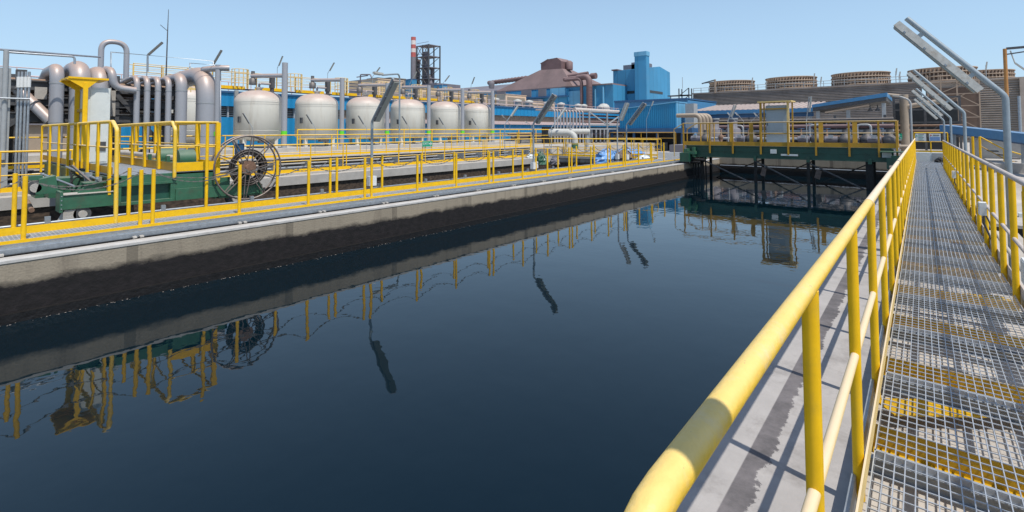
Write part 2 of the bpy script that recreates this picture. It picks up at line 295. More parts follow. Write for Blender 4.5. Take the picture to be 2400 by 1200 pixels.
# ================================================================== SETTING
xs = [-900, -44, -22.2, -18.35, -11.0, -9.2, -.93, 1.0, 1.35, 12.5, 900]
ys = [-300, -8, 13.5, 25.9, 30.1, 900]
g = MB()
GZ = -.42
for i in range(len(xs)-1):
    for j in range(len(ys)-1):
        x0, x1, y0, y1 = xs[i], xs[i+1], ys[j], ys[j+1]
        if (x0, x1) == (-9.2, -.93) and j in (1, 2, 3): continue
        if (x0, x1) == (-18.35, -11.0) and j in (1, 2): continue
        if (x0, x1) == (1.35, 12.5) and j == 1: continue
        g.quad((x0, y0, GZ), (x1, y0, GZ), (x1, y1, GZ), (x0, y1, GZ))
struct('ground', g, GROUND)
struct('water', MB().quad((-9.3, -8.2, -.92), (-.8, -8.2, -.92), (-.8, 30.3, -.92), (-9.3, 30.3, -.92)), WATER)
struct('water', MB().quad((-18.45, -8.2, -1.0), (-10.9, -8.2, -1.0), (-10.9, 26, -1.0), (-18.45, 26, -1.0)), WATER)
struct('water', MB().quad((1.3, -8.2, -1.3), (12.6, -8.2, -1.3), (12.6, 13.6, -1.3), (1.3, 13.6, -1.3)), WATER)
struct('channel_floor', MB().quad((-.29, -3, -.48), (1.0, -3, -.48), (1.0, 31.2, -.48), (-.29, 31.2, -.48)), FLOORC)

# main tank walls
t = T('tank_wall', 'long concrete basin wall below the chain-post walkway, pale above and black at the waterline', 'wall', (-9.5, 10, -1.2))
MB().box(-9.85, -9.2, -8, 30.1, -1.2, -.152).build('wall_face', TWALL, t)
MB().box(-9.83, -9.12, -8, 30.1, -1.2, -.80).build('ledge', BLACK, t)
MB().box(-9.52, -9.36, -8, 30.1, -.152, -.124).build('coping', CONC, t)
MB().box(-9.355, -9.19, -8, 30.1, -.152, -.118).build('coping', WEDGE, t)
t = T('tank_wall', 'concrete basin wall beside the near walkway with a ragged dark seam along its grey coping', 'wall', (-.6, 10, -1.2))
MB().box(-.955, -.29, -8, 30.1, -1.2, -.154).build('wall_face', TWALL, t)
MB().box(-.96, -.30, -8, 30.1, -.154, -.15).build('coping', COPE, t)
t = T('tank_wall', 'stained concrete end wall of the basin behind the far green bridge', 'wall', (-5, 30.5, -1.2))
MB().box(-9.9, -.3, 30.1, 30.6, -1.2, -.02).build('wall_face', TWALL, t)
MB().box(-9.1, -.95, 29.95, 30.1, -1.2, -.60).build('ledge', BLACK, t)
MB().tube([(-9.1, 29.9, -.5), (-.95, 29.9, -.5)], .03, 8).build('pipe', GALV, t)
# between: base of left walkway, adjacent basin
t = T('channel_wall', 'concrete wall carrying the chain-post walkway on the side of the narrower brown channel', 'wall', (-10.8, 10, -1.2))
MB().box(-11.05, -10.68, -8, 30.1, -1.3, -.16).build('wall_face', AWALL, t)
t = T('channel_wall', 'brown stained far wall of the second basin under the yellow toe board', 'wall', (-18.6, 10, -1.2))
MB().box(-18.75, -18.3, -8, 25.9, -1.3, -.45).build('wall_face', AWALL, t)
MB().box(-18.80, -18.22, -8, 25.9, -.45, -.13).build('coping', CONC, t)
t = T('channel_wall', 'grey end wall of the second basin below the cross walkway', 'wall', (-14.5, 26.1, -1.2))
MB().box(-18.8, -11, 25.9, 26.3, -1.3, -.17).build('wall_face', AWALL, t)
MB().box(-18.8, -10.7, 25.82, 26.5, -.17, -.03).build('coping', CONC, t)
fo = MB(); rnd = random.Random(5)
for i in range(190):
    y = -1+rnd.random()**1.3*14; x = -9.11+abs(rnd.gauss(0, .03)); r = rnd.uniform(.003, .008)
    fo.add([(x+r*math.cos(k*1.05), y+r*1.6*math.sin(k*1.05), -.917) for k in range(6)], [(0, 1, 2, 3, 4, 5)])
tag(fo.build('foam', DUSTR), 'specks of white foam floating along the foot of the basin wall', 'foam', kind='stuff')
# steel channel and crane rail on the left coping
t = T('crane_rail', 'grey steel rail running along the coping at the foot of the chain-post walkway', 'rail', (-9.6, 10, -.15))
MB().box(-9.84, -9.64, -8, 28, -.12, -.05).build('base_plate', GALV, t)
MB().box(-9.80, -9.775, -8, 28, -.05, -.025).box(-9.72, -9.69, -8, 28, -.05, -.03).build('rail_head', GALV, t)
MB().box(-9.62, -9.56, -8, 28, -.118, -.112).build('slot', BLACK, t)
kk = MB()
for i in range(18):
    y = .6+i*1.55
    kk.box(-9.60, -9.52, y, y+.05, -.112, -.085).box(-9.60, -9.52, y+.09, y+.14, -.112, -.085)
kk.build('rail_clips', CONC, t)

# ================================================================== GRATINGS
def grating(mb, x0, x1, y0, y1, z, sx, sy, wt, dp, cw=None, cdp=None):
    cw = cw or wt; cdp = cdp or dp*.35
    n = int(round((x1-x0)/sx))
    for i in range(n+1):
        x = x0+(x1-x0)*i/n; mb.box(x-wt/2, x+wt/2, y0, y1, z-dp, z)
    n = int(round((y1-y0)/sy))
    for i in range(n+1):
        y = y0+(y1-y0)*i/n; mb.box(x0, x1, y-cw/2, y+cw/2, z-cdp, z-.0015)
t = T('walkway', 'galvanised grating walkway in the right foreground running straight away between two yellow handrails', 'walkway', (.2, 12, -.6))
PL = 1.0
k = 0; y = .0
while y < 31:
    p = MB(); y1 = min(y+PL-.006, 31)
    j = random.uniform(-.0015, .0015)
    grating(p, -.215, .625, y, y1, j, .0385, .066, .0040 if y < 8 else .0056, .014, .0055, .006)
    p.box(-.218, -.213, y, y1, -.03, .001+j).box(.622, .628, y, y1, -.03, .001+j).box(-.22, .63, y, y+.006, -.03, .001+j).box(-.22, .63, y1-.006, y1, -.03, .001+j)
    p.build('grating_panel', GRAT, t); y += PL
for i in range(32):
    y = i*1.0-.01
    MB().box(-.27, .68, y-.02, y+.02, -.038, -.032).box(-.27, .68, y-.004, y+.004, -.10, -.038).box(-.27, .68, y-.02, y+.02, -.106, -.10).build('cross_channel', GALV, t)
for i in range(46):
    y = (.5+i*.66+(.12 if i % 3 == 0 else 0)) if i > 8 else 1.35+i*1.1
    if 8 < i and y < 8: continue
    if i <= 8 and y > 8: continue
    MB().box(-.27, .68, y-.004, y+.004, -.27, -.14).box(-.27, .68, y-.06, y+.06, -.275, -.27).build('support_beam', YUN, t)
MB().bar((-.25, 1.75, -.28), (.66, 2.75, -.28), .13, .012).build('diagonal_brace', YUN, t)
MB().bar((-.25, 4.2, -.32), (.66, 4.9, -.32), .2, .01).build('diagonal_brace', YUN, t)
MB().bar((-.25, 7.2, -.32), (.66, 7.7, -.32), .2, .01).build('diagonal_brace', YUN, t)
MB().box(-.288, -.27, -2, 31, -.19, -.01).box(.68, .70, -2, 31, -.12, -.01).build('side_beam', GALV, t)
# debris under the grating
for i, (x, y, r) in enumerate([(.35, 3.35, .2), (.15, 2.2, .12), (.5, 2.65, .15), (.05, 5.3, .1), (.4, 4.6, .12)]):
    p = MB(); n = 9; pts = [(x+r*math.cos(6.28*q/n)*random.uniform(.6, 1.2), y+r*math.sin(6.28*q/n)*random.uniform(.6, 1.2), -.475) for q in range(n)]
    p.prism(pts, (0, 0, .03)); tag(p.build('debris', [BAG, FARG, BAG, FARG, BAG][i]), ['curled brown scrap lying under the foreground grating', 'small grey scrap under the grating nearest the camera', 'dark leafy scrap below the grating by the right toe plate', 'grey flake under the grating further along', 'brown flake under the grating right of the middle'][i], 'debris', 'scraps under the walkway')

def guardrail(name, label, X, y0, y1, posts, h=1.1, rr=.03, pr_=.024, post_w=None, mid=.52, toe=None, toex=0, endbend=None, z0=0, mt=YEL, mr_=YRAIL, mm=None, group=None, postz=0, seg=14):
    t = T(name, label, 'guardrail', (X, (y0+y1)/2, z0), group)
    pts = [(X, y0, z0+h), (X, y1, z0+h)]
    if endbend: pts = [(X, endbend, z0+postz), (X, endbend, z0+h), (X, y1, z0+h)]
    if endbend:
        J = 3.72; MB().tube(arc(pts[:2]+[(X, J, z0+h)], .14), rr, seg+10).build('top_rail', mr_, t)
        MB().tube([(X, J, z0+h), (X, y1, z0+h)], rr*.99, seg+8).build('top_rail', YFAR, t)
        MB().tube([(X, J-.02, z0+h), (X, J+.02, z0+h)], rr*1.09, seg+8).build('weld_collar', YFAR, t)
    else: MB().tube(arc(pts, .14), rr, seg+8).build('top_rail', mr_, t)
    if mid: MB().tube([(X, y0, z0+mid), (X, y1, z0+mid)], rr*.72, seg).build('mid_rail', mm or mr_, t)
    for y in posts: MB().tube([(X, y, z0+postz), (X, y, z0+h-rr*.6)], pr_, seg, True).build('post', mt, t)
    if toe: MB().box(X+toex-.004, X+toex+.004, y0, y1, z0+.0, z0+toe).build('toe_plate', mm or mt, t)
    return t
posts = [1.66+1.1*i for i in range(27)]
guardrail('guardrail', 'thick yellow tube handrail on the basin side of the foreground walkway', -.262, .5, 31, posts, endbend=.47, toe=.085, toex=.03, mr_=YRAIL, mm=YPALE, postz=-.12, rr=.0235, pr_=.0225)
postsr = [.6, 1.7, 2.75, 3.85, 4.95, 5.75, 6.6, 7.5, 8.4, 9.3, 10.4, 11.5, 12.6, 13.8, 15, 16.2, 17.4, 18.6, 19.8, 21, 22.2, 23.4, 24.6, 25.8]
tr = guardrail('guardrail', 'yellow handrail right of the foreground walkway with grey boxes on its posts', .64, -1, 26, postsr, toe=.1, toex=.03, mm=DUSTR, mr_=DUSTR, postz=-.12, rr=.024, pr_=.026)
MB().tube([(.66, 5.75, -.12), (.66, 5.75, 1.04)], .05, 16).build('gate_post', YEL, tr)
for i, (y, z, s) in enumerate([(5.3, .48, .085), (9.0, .5, .075), (16.5, .42, .08)]):
    q = T('junction_box', ['grey junction box on the nearest posts of the right handrail with a loop of cable', 'small grey junction box on the right handrail, middle one of three', 'small grey junction box on the right handrail, farthest one'][i], 'junction box', (.58, y, z), 'junction boxes on the right handrail')
    MB().box(.555, .625, y-s, y+s, z-s*1.1, z+s*1.1).build('box_body', WPL, q)
    MB().box(.549, .555, y-s*.9, y+s*.9, z-s, z+s).build('lid', WPL, q)
    MB().tube([(.6, y, z-s*1.1+.003), (.6, y+.05, z-.2), (.66, y+.12, z-.38), (.7, y+.05, z-.5)], .012, 8).tube([(.62, y+.05, z-s*1.1+.003), (.68, y+.1, z-.25), (.74, y+.0, z-.4)], .01, 8).build('cable', DARKM, q)
# conduits under the right handrail
tag(MB().tube([(.74, 0, .13), (.74, 26, .13)], .022, 10).tube([(.79, 0, .05), (.79, 26, .05)], .02, 10).build('conduit', CONC), 'pair of pale conduits running outside the right handrail at deck level', 'conduit')

# ================================================================== LEFT WALKWAY
t = T('walkway', 'narrow grating walkway on the basin wall between two rows of yellow chain posts', 'walkway', (-10.25, 12, -.15))
y = -4.
while y < 26:
    p = MB(); y1 = min(y+2.99, 26); grating(p, -10.62, -9.93, y, y1, 0, .04, .05 if y < 9 else .09, .011, .03); p.build('grating_panel', GRAT, t); y += 3
MB().box(-9.91, -9.89, -6, 26, -.015, .03).build('edge_strip', YEL, t)
MB().box(-9.89, -9.87, -6, 26, -.12, -.016).build('side_beam', GALV, t)
MB().box(-10.66, -9.9, -6, 26, -.20, -.12).build('support', GALV, t)
zt = .93
def chainfence(name, label, X, pl, toe, h=.93, joints=()):
    t = T(name, label, 'chain fence', (X, 12, 0))
    for y in pl: MB().tube([(X, y, -.02), (X, y, h)], .03, 12).build('post', YEL, t)
    for a, b in zip(pl[:-1], pl[1:]):
        if b-a < .3: continue
        L_ = MB(); n = 26; P = []
        for i in range(n+1):
            s = i/n; P.append(V((X+.0, a+.03+(b-a-.06)*s, h-.06-.20*(1-(2*s-1)**2))))
        for i in range(n):     # alternating links
            d = (P[i+1]-P[i]); L_.bar(P[i]-d*.12, P[i+1]+d*.12, .006 if i % 2 else .02, .02 if i % 2 else .006)
        L_.build('chain', CHAIN, t)
    if toe:
        e = sorted(pl); MB().box(X+.035, X+.043, e[0]-4, e[-1]+.3, .0, .115).build('toe_board', YEL, t)
    return t
fy = [-.6, .96, 2.33, 2.50, 3.86, 5.22, 6.58, 6.76, 8.12, 9.49, 10.84, 11.02, 12.43, 13.8, 15.15, 15.33, 16.7, 18.04, 19.4, 19.6, 20.9, 22.3, 23.75]
by = [-.5, .92, 2.33, 4.9, 6.13, 6.30, 7.57, 8.86, 10.1, 11.57, 12.82, 14.11, 15.5, 16.8, 18.2, 19.6, 21, 22.4, 23.8]
chainfence('chain_fence', 'row of yellow chain posts on the water side of the left walkway', -9.93, fy, False)
chainfence('chain_fence', 'row of yellow chain posts with broad toe board at the back of the left walkway', -10.66, by, True)
# pipes and clamps behind
t = T('pipe_run', 'grey conduit and thin pipe running behind the toe board of the left walkway', 'pipe', (-10.9, 10, -.1))
MB().tube([(-10.86, -6, .10), (-10.86, 25, .10)], .022, 10).build('pipe', GALV, t)
MB().tube([(-10.80, -6, -.02), (-10.80, 25, -.02)], .03, 10).build('pipe', GREY, t)
MB().tube([(-10.95, -6, -.1), (-10.95, 25, -.1)], .03, 10).build('pipe', CONC, t)
for i in range(16):
    y = -.25+1.57*i
    MB().box(-10.90, -10.72, y-.02, y+.02, .0, .05).box(-10.88, -10.82, y-.035, y+.035, .02, .2).build('clamp', GALV, t)

# ================================================================== LAMPS
def lamp(label, X, Y, z0, zb, arm, ax, flen=1.25, s=1.0, group=None, box=True, m_=POLEG, hm=None):
    hm = hm or LAMPG
    # post, bent arm rising toward +-X (ax) and a long narrow floodlight hung along the arm
    t = T('lamp_post', label, 'lamp post', (X, Y, z0), group)
    a = V((ax*.64*arm, 0, .77*arm)) if not isinstance(ax, tuple) else V(ax).normalized()*arm
    b = V((X, Y, zb)); e = b+a; u = a.normalized()
    MB().tube(arc([(X, Y, z0), b, e], .16*s), .034*s, 14).build('pole', m_, t)
    side = u.cross(V((0, 1, 0)) if abs(u.y) < .7 else V((1, 0, 0))).normalized()
    if side.z > 0: side = -side
    c0 = e-u*.02*arm-u*flen*s*.0+side*.12*s; c1 = c0-u*flen*s; 
    # offset the floodlight to hang beneath the arm
    lat = u.cross(side).normalized()
    h = MB(); w1, w2, hh = .066*s, .082*s, .085*s
    ring = []
    for p in (c0+u*.05, c1+u*.05):
        ring.append([p+lat*w1-side*hh*.5, p+lat*w2+side*hh*.5, p-lat*w2+side*hh*.5, p-lat*w1-side*hh*.5])
    h.add(ring[0]+ring[1], [(0, 1, 2, 3), (7, 6, 5, 4), (0, 4, 5, 1), (1, 5, 6, 2), (2, 6, 7, 3), (3, 7, 4, 0)])
    hb = h.build('housing', hm, t)
    d = MB(); d.bar(c0+side*hh*.62+u*.03, c1+side*hh*.62+u*.07, .14*s, .024*s, side); d.build('diffuser', DIF, hb)
    if s > .45:
        for q in range(4):
            p = c0.lerp(c1, (q+.5)/4)+u*.05+side*hh*.3
            for sg in (-1, 1): MB().bar(p+lat*sg*(w2+.001)-u*.014, p+lat*sg*(w2+.001)+u*.014, .008, .02*s, side).build('clip', GALV, hb)
    for f in (.2, .8):
        p = c0.lerp(c1, f); MB().bar(p-side*.02*s, p-side*.13*s, .05*s, .05*s, u).build('bracket', POLEG, t)
    if box:
        MB().box(X-.07, X+.07, Y-.1, Y+.1, z0+.28, z0+.52).build('junction_box', WPL, t)
    return t
GL = 'tilted strip lamps right of the walkway'
lamp('biggest looking strip lamp post outside the right handrail, tilting over the basin', .8, 8.48, -.4, 1.95, 1.43, -1, group=GL, box=False)
lamp('second strip lamp post outside the right handrail, behind the big near one', .8, 16.1, -.4, 1.95, 1.43, -1, group=GL, box=False)
lamp('third strip lamp post along the right handrail', .8, 23.4, -.4, 1.95, 1.43, -1, group=GL, box=False)
lamp('farthest strip lamp post of the right handrail, just before the walkway end', .8, 30.2, -.4, 1.95, 1.43, -1, group=GL, box=False)
lamp('strip lamp post beside the camera whose arm shades the near handrail', .8, .62, -.4, 1.95, 1.43, -1, group=GL, box=False)
GB = 'tilted strip lamps of the chain-post walkway'  # dark housings below paint in the shade of lamps facing away from the sun
lamp('largest dark strip lamp of the chain-post walkway, in front of the third vessel', -10.72, 7.3, -.1, 1.80, 1.35, 1, group=GB, hm=DARKM)
lamp('strip lamp on the chain-post walkway in front of the blue wall', -10.72, 14.05, -.1, 1.80, 1.35, 1, group=GB, hm=DARKM)
lamp('strip lamp near the far end of the chain-post walkway, before the blue shed', -10.72, 21.3, -.1, 1.80, 1.35, 1, group=GB, hm=DARKM)
lamp('pale strip lamp standing beside the one before the blue shed', -11.2, 21.3, -.1, 1.85, 1.1, (.35, .1, .9), flen=.9, group=GB, m_=GREY)
def smalllamp(label, p, h, arm, d, s=.6, z0=None, fl=.7, group=None):
    return lamp(label, p.x, p.y, p.z if z0 is None else z0, p.z+h, arm, d, flen=fl, s=s, box=False, group=group, m_=POLEG, hm=DARKM)

# ================================================================== SECOND BASIN FAR SIDE
t = T('walkway', 'concrete walkway on the far side of the second basin between the two yellow railings', 'walkway', (-19.1, 12, -.4))
MB().box(-19.5, -18.82, -8, 26.3, -.4, -.05).build('slab', CONC, t)
def simplerail(label, pts, z0, h, step, toe=.14, r=.022, parts_mid=2, group=None, mt=YEL, toem=None, mr_=None, double=False):
    pts = [V((*p, 0)) for p in pts]; c = pts[0]
    t = T('guardrail', label, 'guardrail', (c.x, c.y, z0), group)
    MB().tube([(p.x, p.y, z0+h) for p in pts], r*1.1, 8).build('top_rail', mr_ or mt, t)
    for q in range(parts_mid):
        MB().tube([(p.x, p.y, z0+toe+(h-toe)*(q+1)/(parts_mid+1)) for p in pts], r*.75, 6).build('mid_rail', mr_ or mt, t)
    for a, b in zip(pts[:-1], pts[1:]):
        L_ = (b-a).length; n = max(1, round(L_/step)); d = (b-a).normalized()
        for i in range(n+1):
            p = a+(b-a)*i/n; MB().tube([(p.x, p.y, z0-.1), (p.x, p.y, z0+h)], r, 8).build('post', mt, t)
            if double and i % 3 == 1:
                p = p+d*.16; MB().tube([(p.x, p.y, z0-.1), (p.x, p.y, z0+h)], r, 8).build('post', mt, t)
    if toe:
        tb = MB()
        for a, b in zip(pts[:-1], pts[1:]): tb.bar((a.x, a.y, z0+toe/2), (b.x, b.y, z0+toe/2), .008, toe)
        tb.build('toe_board', toem or mt, t)
    return t
simplerail('long yellow tube railing with toe board along the far side of the second basin', [(-18.9, -3), (-18.9, 25.9), (-11.2, 25.9)], -.08, 1.12, 1.45, toe=.16, double=True, r=.024)
simplerail('second yellow railing behind, at the foot of the cream vessels', [(-21.2, -3), (-21.2, 27.5)], .45, .95, 1.5, toe=.1, r=.022, parts_mid=1)
simplerail('short yellow railing across the yard beyond the second basin end', [(-21, 29.5), (-12.5, 29.5)], -.05, 1.05, 1.3, toe=.1)
simplerail('third yellow railing by the legs of the cream vessels', [(-24.0, 12.0), (-24.0, 34)], .7, .95, 2.2, toe=0, r=.03, parts_mid=1)
tag(MB().box(-27.5, -20.9, -8, 38, -.42, .40).build('plinth', CONC), 'long cream concrete plinth below the vessel row', 'plinth')
tag(MB().box(-34, -27.5, -8, 42, -.42, .62).build('plinth', CONC), 'raised concrete base carrying the row of cream vessels', 'plinth')
t = T('pipe_gallery', 'dark gallery of horizontal pipes between the two yellow railings left of centre', 'pipes', (-20, 12, -.3))
MB().box(-20.89, -20.85, -4, 27, -.3, .38).build('back_panel', BLACK, t)
for q, (x, z, r, mm_) in enumerate([(-20.2, .05, .05, GALV), (-20.35, .2, .035, CONC), (-20.5, -.08, .07, DARKM), (-20.6, .3, .03, GALV), (-19.9, -.12, .04, RUST)]):
    MB().tube([(x, -4, z), (x, 27, z)], r, 8).build('pipe', mm_, t)
for i in range(20):
    MB().box(-20.7, -19.85, -3+i*1.5, -2.95+i*1.5, -.4, .36).build('bracket', GALV, t)

# vessels
def vessel(label, c, first=None):
    if first: return dup(first, c, label, 'cream pressure vessels in a row')
    t = T('pressure_vessel', label, 'tank', c, 'cream pressure vessels in a row')
    c = V(c); r = 1.3; zt_ = 3.99-c.z; zs = 3.28-c.z
    prof = [(r, .55), (r, zs)]
    for i in range(1, 13):
        a = i/12*math.pi/2; prof.append((r*(math.cos(a)**.75) if i < 12 else .02, zs+(zt_-zs)*math.sin(a)))
    MB().lathe(c, [(.4, .38), (1.0, .45), (r, .62)]+prof[1:], 48).build('shell', VESS, t)
    for z in (.75, zs-.02, zs-.14, 1.0):
        MB().lathe(c, [(r+.012, z), (r+.012, z+.03)], 48, False).build('seam', VESS, t)
    for a in range(4):
        x, y = c.x+1.15*math.cos(a*1.57+.5), c.y+1.15*math.sin(a*1.57+.5)
        MB().box(x-.09, x+.09, y-.09, y+.09, c.z, c.z+.75).build('leg', VESS, t)
    nz_ = MB().lathe(c, [(.16, zt_-.03), (.16, zt_+.12), (.24, zt_+.12), (.24, zt_+.18)], 16).build('nozzle', VESS, t)
    MB().tube(arc([c+V((.0, 0, zt_+.15)), c+V((0, 0, zt_+.42)), c+V((-.1, .75, zt_+.42))], .15), .06, 10).build('top_pipe', PIPE, t)
    MB().box(c.x-.25, c.x+.05, c.y+.68, c.y+.9, c.z+zt_+.2, c.z+zt_+.95).tube([c+V((-.1, .79, zt_-.1)), c+V((-.1, .79, zt_+1.0))], .12, 10).build('valve', DARKM, t)
    MB().box(c.x+.35, c.x+.55, c.y-1.30, c.y-1.22, c.z+1.45, c.z+1.8).build('nameplate', DARKM, t)
    MB().box(c.x+1.2, c.x+1.45, c.y-.55, c.y+.05, c.z+.3, c.z+.42).build('manway', DARKM, t)
    return t
vy = [12.65, 16.27, 19.9, 23.6, 27.4, 31.1]; vz = .62
vl = ['largest looking cream vessel, directly behind the spoked hose reel', 'second cream vessel counted from the hose reel', 'third cream vessel, behind the big dark strip lamp', 'fourth cream vessel, to the right of the big dark strip lamp', 'fifth cream vessel, next to last before the blue wall', 'last and smallest looking cream vessel, against the open blue wall']
v0 = vessel(vl[0], (-30, vy[0], vz))
for i in range(1, 6): vessel(vl[i], (-30, vy[i], vz), v0)
vessel('cream vessel half hidden behind the thick grey pipes', (-30, 9.0, vz), v0)
# vent pipes between vessels
VP = [(668, 147, 14), (802, 183, 11), (908, 195, 10), (1005, 200, 9), (1084, 207, 9), (1154, 213, 9)]
for i, (px, py, wd) in enumerate(VP):
    p = at(px, py, X=-28.3); z = p.z; r = pw(wd, p)/2
    t = T('vent_pipe', 'tall grey pipe with a lime green band '+['right of the first', 'right of the second', 'right of the third', 'right of the fourth', 'right of the fifth', 'right of the last'][i]+' cream vessel', 'pipe', (-28.3, p.y, .4), 'grey riser pipes between the vessels')
    MB().tube([(-28.3, p.y, .4), (-28.3, p.y, z)], r, 12).build('riser', PIPE, t)
    zz = z-.12 if i else z-.75
    MB().tube([(-28.3, p.y, zz), (-30.1, p.y-1.1+0*i, zz+.02)], r*.8, 10).build('branch', PIPE, t)
    MB().lathe((-30.05, p.y-1.05, zz-.5), [(.2, 0), (.2, .35), (.1, .4), (.1, .8)], 12).build('valve', DARKM, t)
    q = at(px, 312-i*.5, X=-28.3); MB().lathe((-28.3, p.y, q.z-.12), [(r+.012, 0), (r+.012, .24)], 12, False).build('green_band', LIME, t)
# little leaning lamps before the vessels
for i, (px, py) in enumerate([(592, 300), (739, 300), (859, 300), (960, 299), (1045, 300), (1121, 300)]):
    p = at(px, py, X=-21.6)
    smalllamp('thin leaning lamp in front of the '+['first', 'second', 'third', 'fourth', 'fifth', 'sixth'][i]+' cream vessel', V((-21.6, p.y, .4)), p.z-.4, .72, (-.38, -.35, .85), s=.32, fl=1.6, group='thin leaning lamps before the vessels')
for i, (px, py, tx, ty) in enumerate([(768, 172, 782, 147), (873, 180, 889, 158), (960, 197, 975, 168), (1037, 197, 1052, 177), (1104, 200, 1111, 181), (650, 160, 661, 132), (345, 128, 378, 99), (500, 147, 517, 118)]):
    p = at(px, py, X=-31 if i < 6 else -21.5); q = at(tx, ty, X=p.x+.3)
    d = q-p
    smalllamp(['slanted lamp above the second vessel', 'slanted lamp above the third vessel, left of the curved street lamp', 'slanted lamp in front of the striped chimney', 'slanted lamp above the fifth vessel', 'small slanted lamp above the sixth vessel', 'slanted lamp above the first vessel beside the tall riser', 'pale slanted lamp on the pipe frame near the inverted U pipe', 'dark slanted lamp on the pipe frame left of the first vessel'][i],
              V((p.x, p.y, p.z-1.1)), 1.1, d.length, tuple(d), s=.5, fl=1.3, group='slanted lamps on the catwalks')
# curved street lamp
p = at(936, 330, X=-21.5); q = at(936, 178, X=-21.5)
t = T('street_lamp', 'tall grey pole with a curved arm and flat street-lamp head before the third vessel', 'street lamp', (-21.5, p.y, .4))
e = at(882, 172, X=-20.6); MB().tube(arc([(-21.5, p.y, .4), (-21.5, p.y, q.z+.12), e+V((.0, .35, -.05)), e+V((0, .25, 0))], .3), .045, 12).build('pole', POLEG, t)
MB().bar(e+V((0, -.15, .03)), e+V((0, .35, .0)), .2, .09).bar(e+V((0, -.1, -.03)), e+V((0, .25, -.05)), .14, .06).build('lamp_head', LAMPG, t)

# catwalk over the vessels
yA = at(522, 207, X=-32).y; yB = 34; yS = at(310, 180, X=-32).y
t = T('catwalk', 'elevated yellow catwalk with cages running over the row of cream vessels', 'catwalk', (-32, 20, 4))
MB().box(-32.6, -31.9, yS, yB, 4.15, 4.2).build('deck', DARKM, t)
for a in range(11):
    y = yA-6+a*2.6
    if y < yS: continue
    MB().box(-31.9, -31.86, y, y+2.0, 4.15, 4.34).build('beam', YEL, t)
for X_ in (-31.88, -32.62):
    MB().tube([(X_, yS, 5.2), (X_, yB, 5.2)], .022, 6).tube([(X_, yS, 4.75), (X_, yB, 4.75)], .016, 6).tube([(X_, yS, 4.97), (X_, yB, 4.97)], .012, 6).build('handrail', YPALE, t)
for i in range(24):
    y = yS+i*1.25; MB().box(-31.92, -31.87, y, y+.05, 4.2, 5.22).build('post', YBR if i % 3 else YEL, t)
for i in range(7):
    y = yA+.9+i*3.4; c = MB()
    for k in range(7):
        a = -math.pi/2+math.pi*k/6; x, yy = -31.9+.55*math.cos(a), y+.45*math.sin(a); c.box(x-.02, x+.02, yy-.02, yy+.02, 4.2, 5.35)
    for z in (4.5, 4.8, 5.1, 5.35): c.tube([(-31.9+.55*math.cos(-math.pi/2+math.pi*k/6), y+.45*math.sin(-math.pi/2+math.pi*k/6), z) for k in range(7)], .022, 6)
    c.build('ladder_cage', YPALE, t)
for i in range(5):
    y = yA+1+i*6; MB().box(-33.0, -32.8, y, y+.2, .6, 4.15).build('column', GREY, t)

# ================================================================== BLUE HALL behind vessels
y0 = 2; y1 = 69
t = T('industrial_hall', 'long blue sheet hall behind the vessels with a brown window band and a pinkish beam', 'building', (-40, 35, -.42))
MB().box(-46, -36, y0, y1, 3.3, 4.2).build('upper_wall', BLUE, t)
MB().box(-46, -36.3, 22, y1, 2.62, 3.3).build('window_band', TRANS, t)
MB().box(-46, -36.35, y0, 22, 2.55, 3.3).build('louvre_band', GLASSD, t)
lv = MB()
for z in (2.65, 2.78, 2.91, 3.04, 3.17): lv.box(-36.35, -36.31, y0, 22, z, z+.03)
for i in range(9): lv.box(-36.35, -36.2, y0+2+i*2.3, y0+2.1+i*2.3, 2.55, 3.3)
lv.build('louvre_blades', GREY, t)
MB().box(-46, -36.0, y0, 22, .4, 2.55).build('lower_wall', BLUE, t)
MB().box(-46, -36.1, 22, y1, .4, 2.28).build('lower_wall', BLUE, t)
MB().box(-46, -35.85, 22, y1, 2.28, 2.62).build('beam', PINKB, t)
MB().box(-46, -36.0, y0, y1, -.42, .4).build('plinth', CONC, t)
MB().box(-46, -35.9, y0, y1, 4.2, 4.33).build('roof_edge', BLUED, t)
rr_ = MB(); rr_.tube([(-36, y0, 4.52), (-36, y1, 4.52)], .05, 6).tube([(-36, y0, 4.95), (-36, y1, 4.95)], .03, 6)
for i in range(46): rr_.box(-36.02, -35.98, y0+1+i*1.45, y0+1.05+i*1.45, 4.3, 4.97)
rr_.build('roof_railing', PINKB, t)
MB().tube([(-35.8, 22, 1.8), (-35.8, 60, 1.8)], .06, 6).tube([(-35.7, 22, 1.1), (-35.7, 60, 1.1)], .08, 6).build('wall_pipe', GALV, t)
def roofbox(label, px0, px1, pyt, X, h, dpt, m_, z=4.33, group='boxes and fans on the blue hall roof', kind='crate', cat='roof unit'):
    a = at(px0, pyt, X=X); b = at(px1, pyt, X=X)
    t = T('roof_unit', label, cat, (X, (a.y+b.y)/2, z), group)
    MB().box(X-dpt, X, a.y, b.y, z+.12, z+h).build('casing', m_, t)
    MB().box(X-dpt-.06, X+.06, a.y-.06, b.y+.06, z+h, z+h+.06).build('lid', m_, t)
    MB().box(X-dpt*.8, X-dpt*.2, a.y+.2, b.y-.2, z, z+.12).build('feet', DARKM, t)
    if h > .8: MB().box(X, X+.02, a.y+.3, b.y-.3, z+.35, z+h-.3).build('panel', CREAMP, t)
    return t
roofbox('largest tan box on the blue hall roof', 1185, 1233, 220, -39.5, 1.75, 3, TAN)
roofbox('long low tan screen on the roof left of the largest tan box', 1052, 1142, 232, -37.5, 1.15, .8, TAN)
roofbox('low tan screen on the roof right of the largest tan box', 1236, 1300, 240, -37.5, .9, .8, TAN)
roofbox('tan housing on the roof behind the third vessel riser', 885, 945, 205, -38, 2.0, 2.5, TAN)
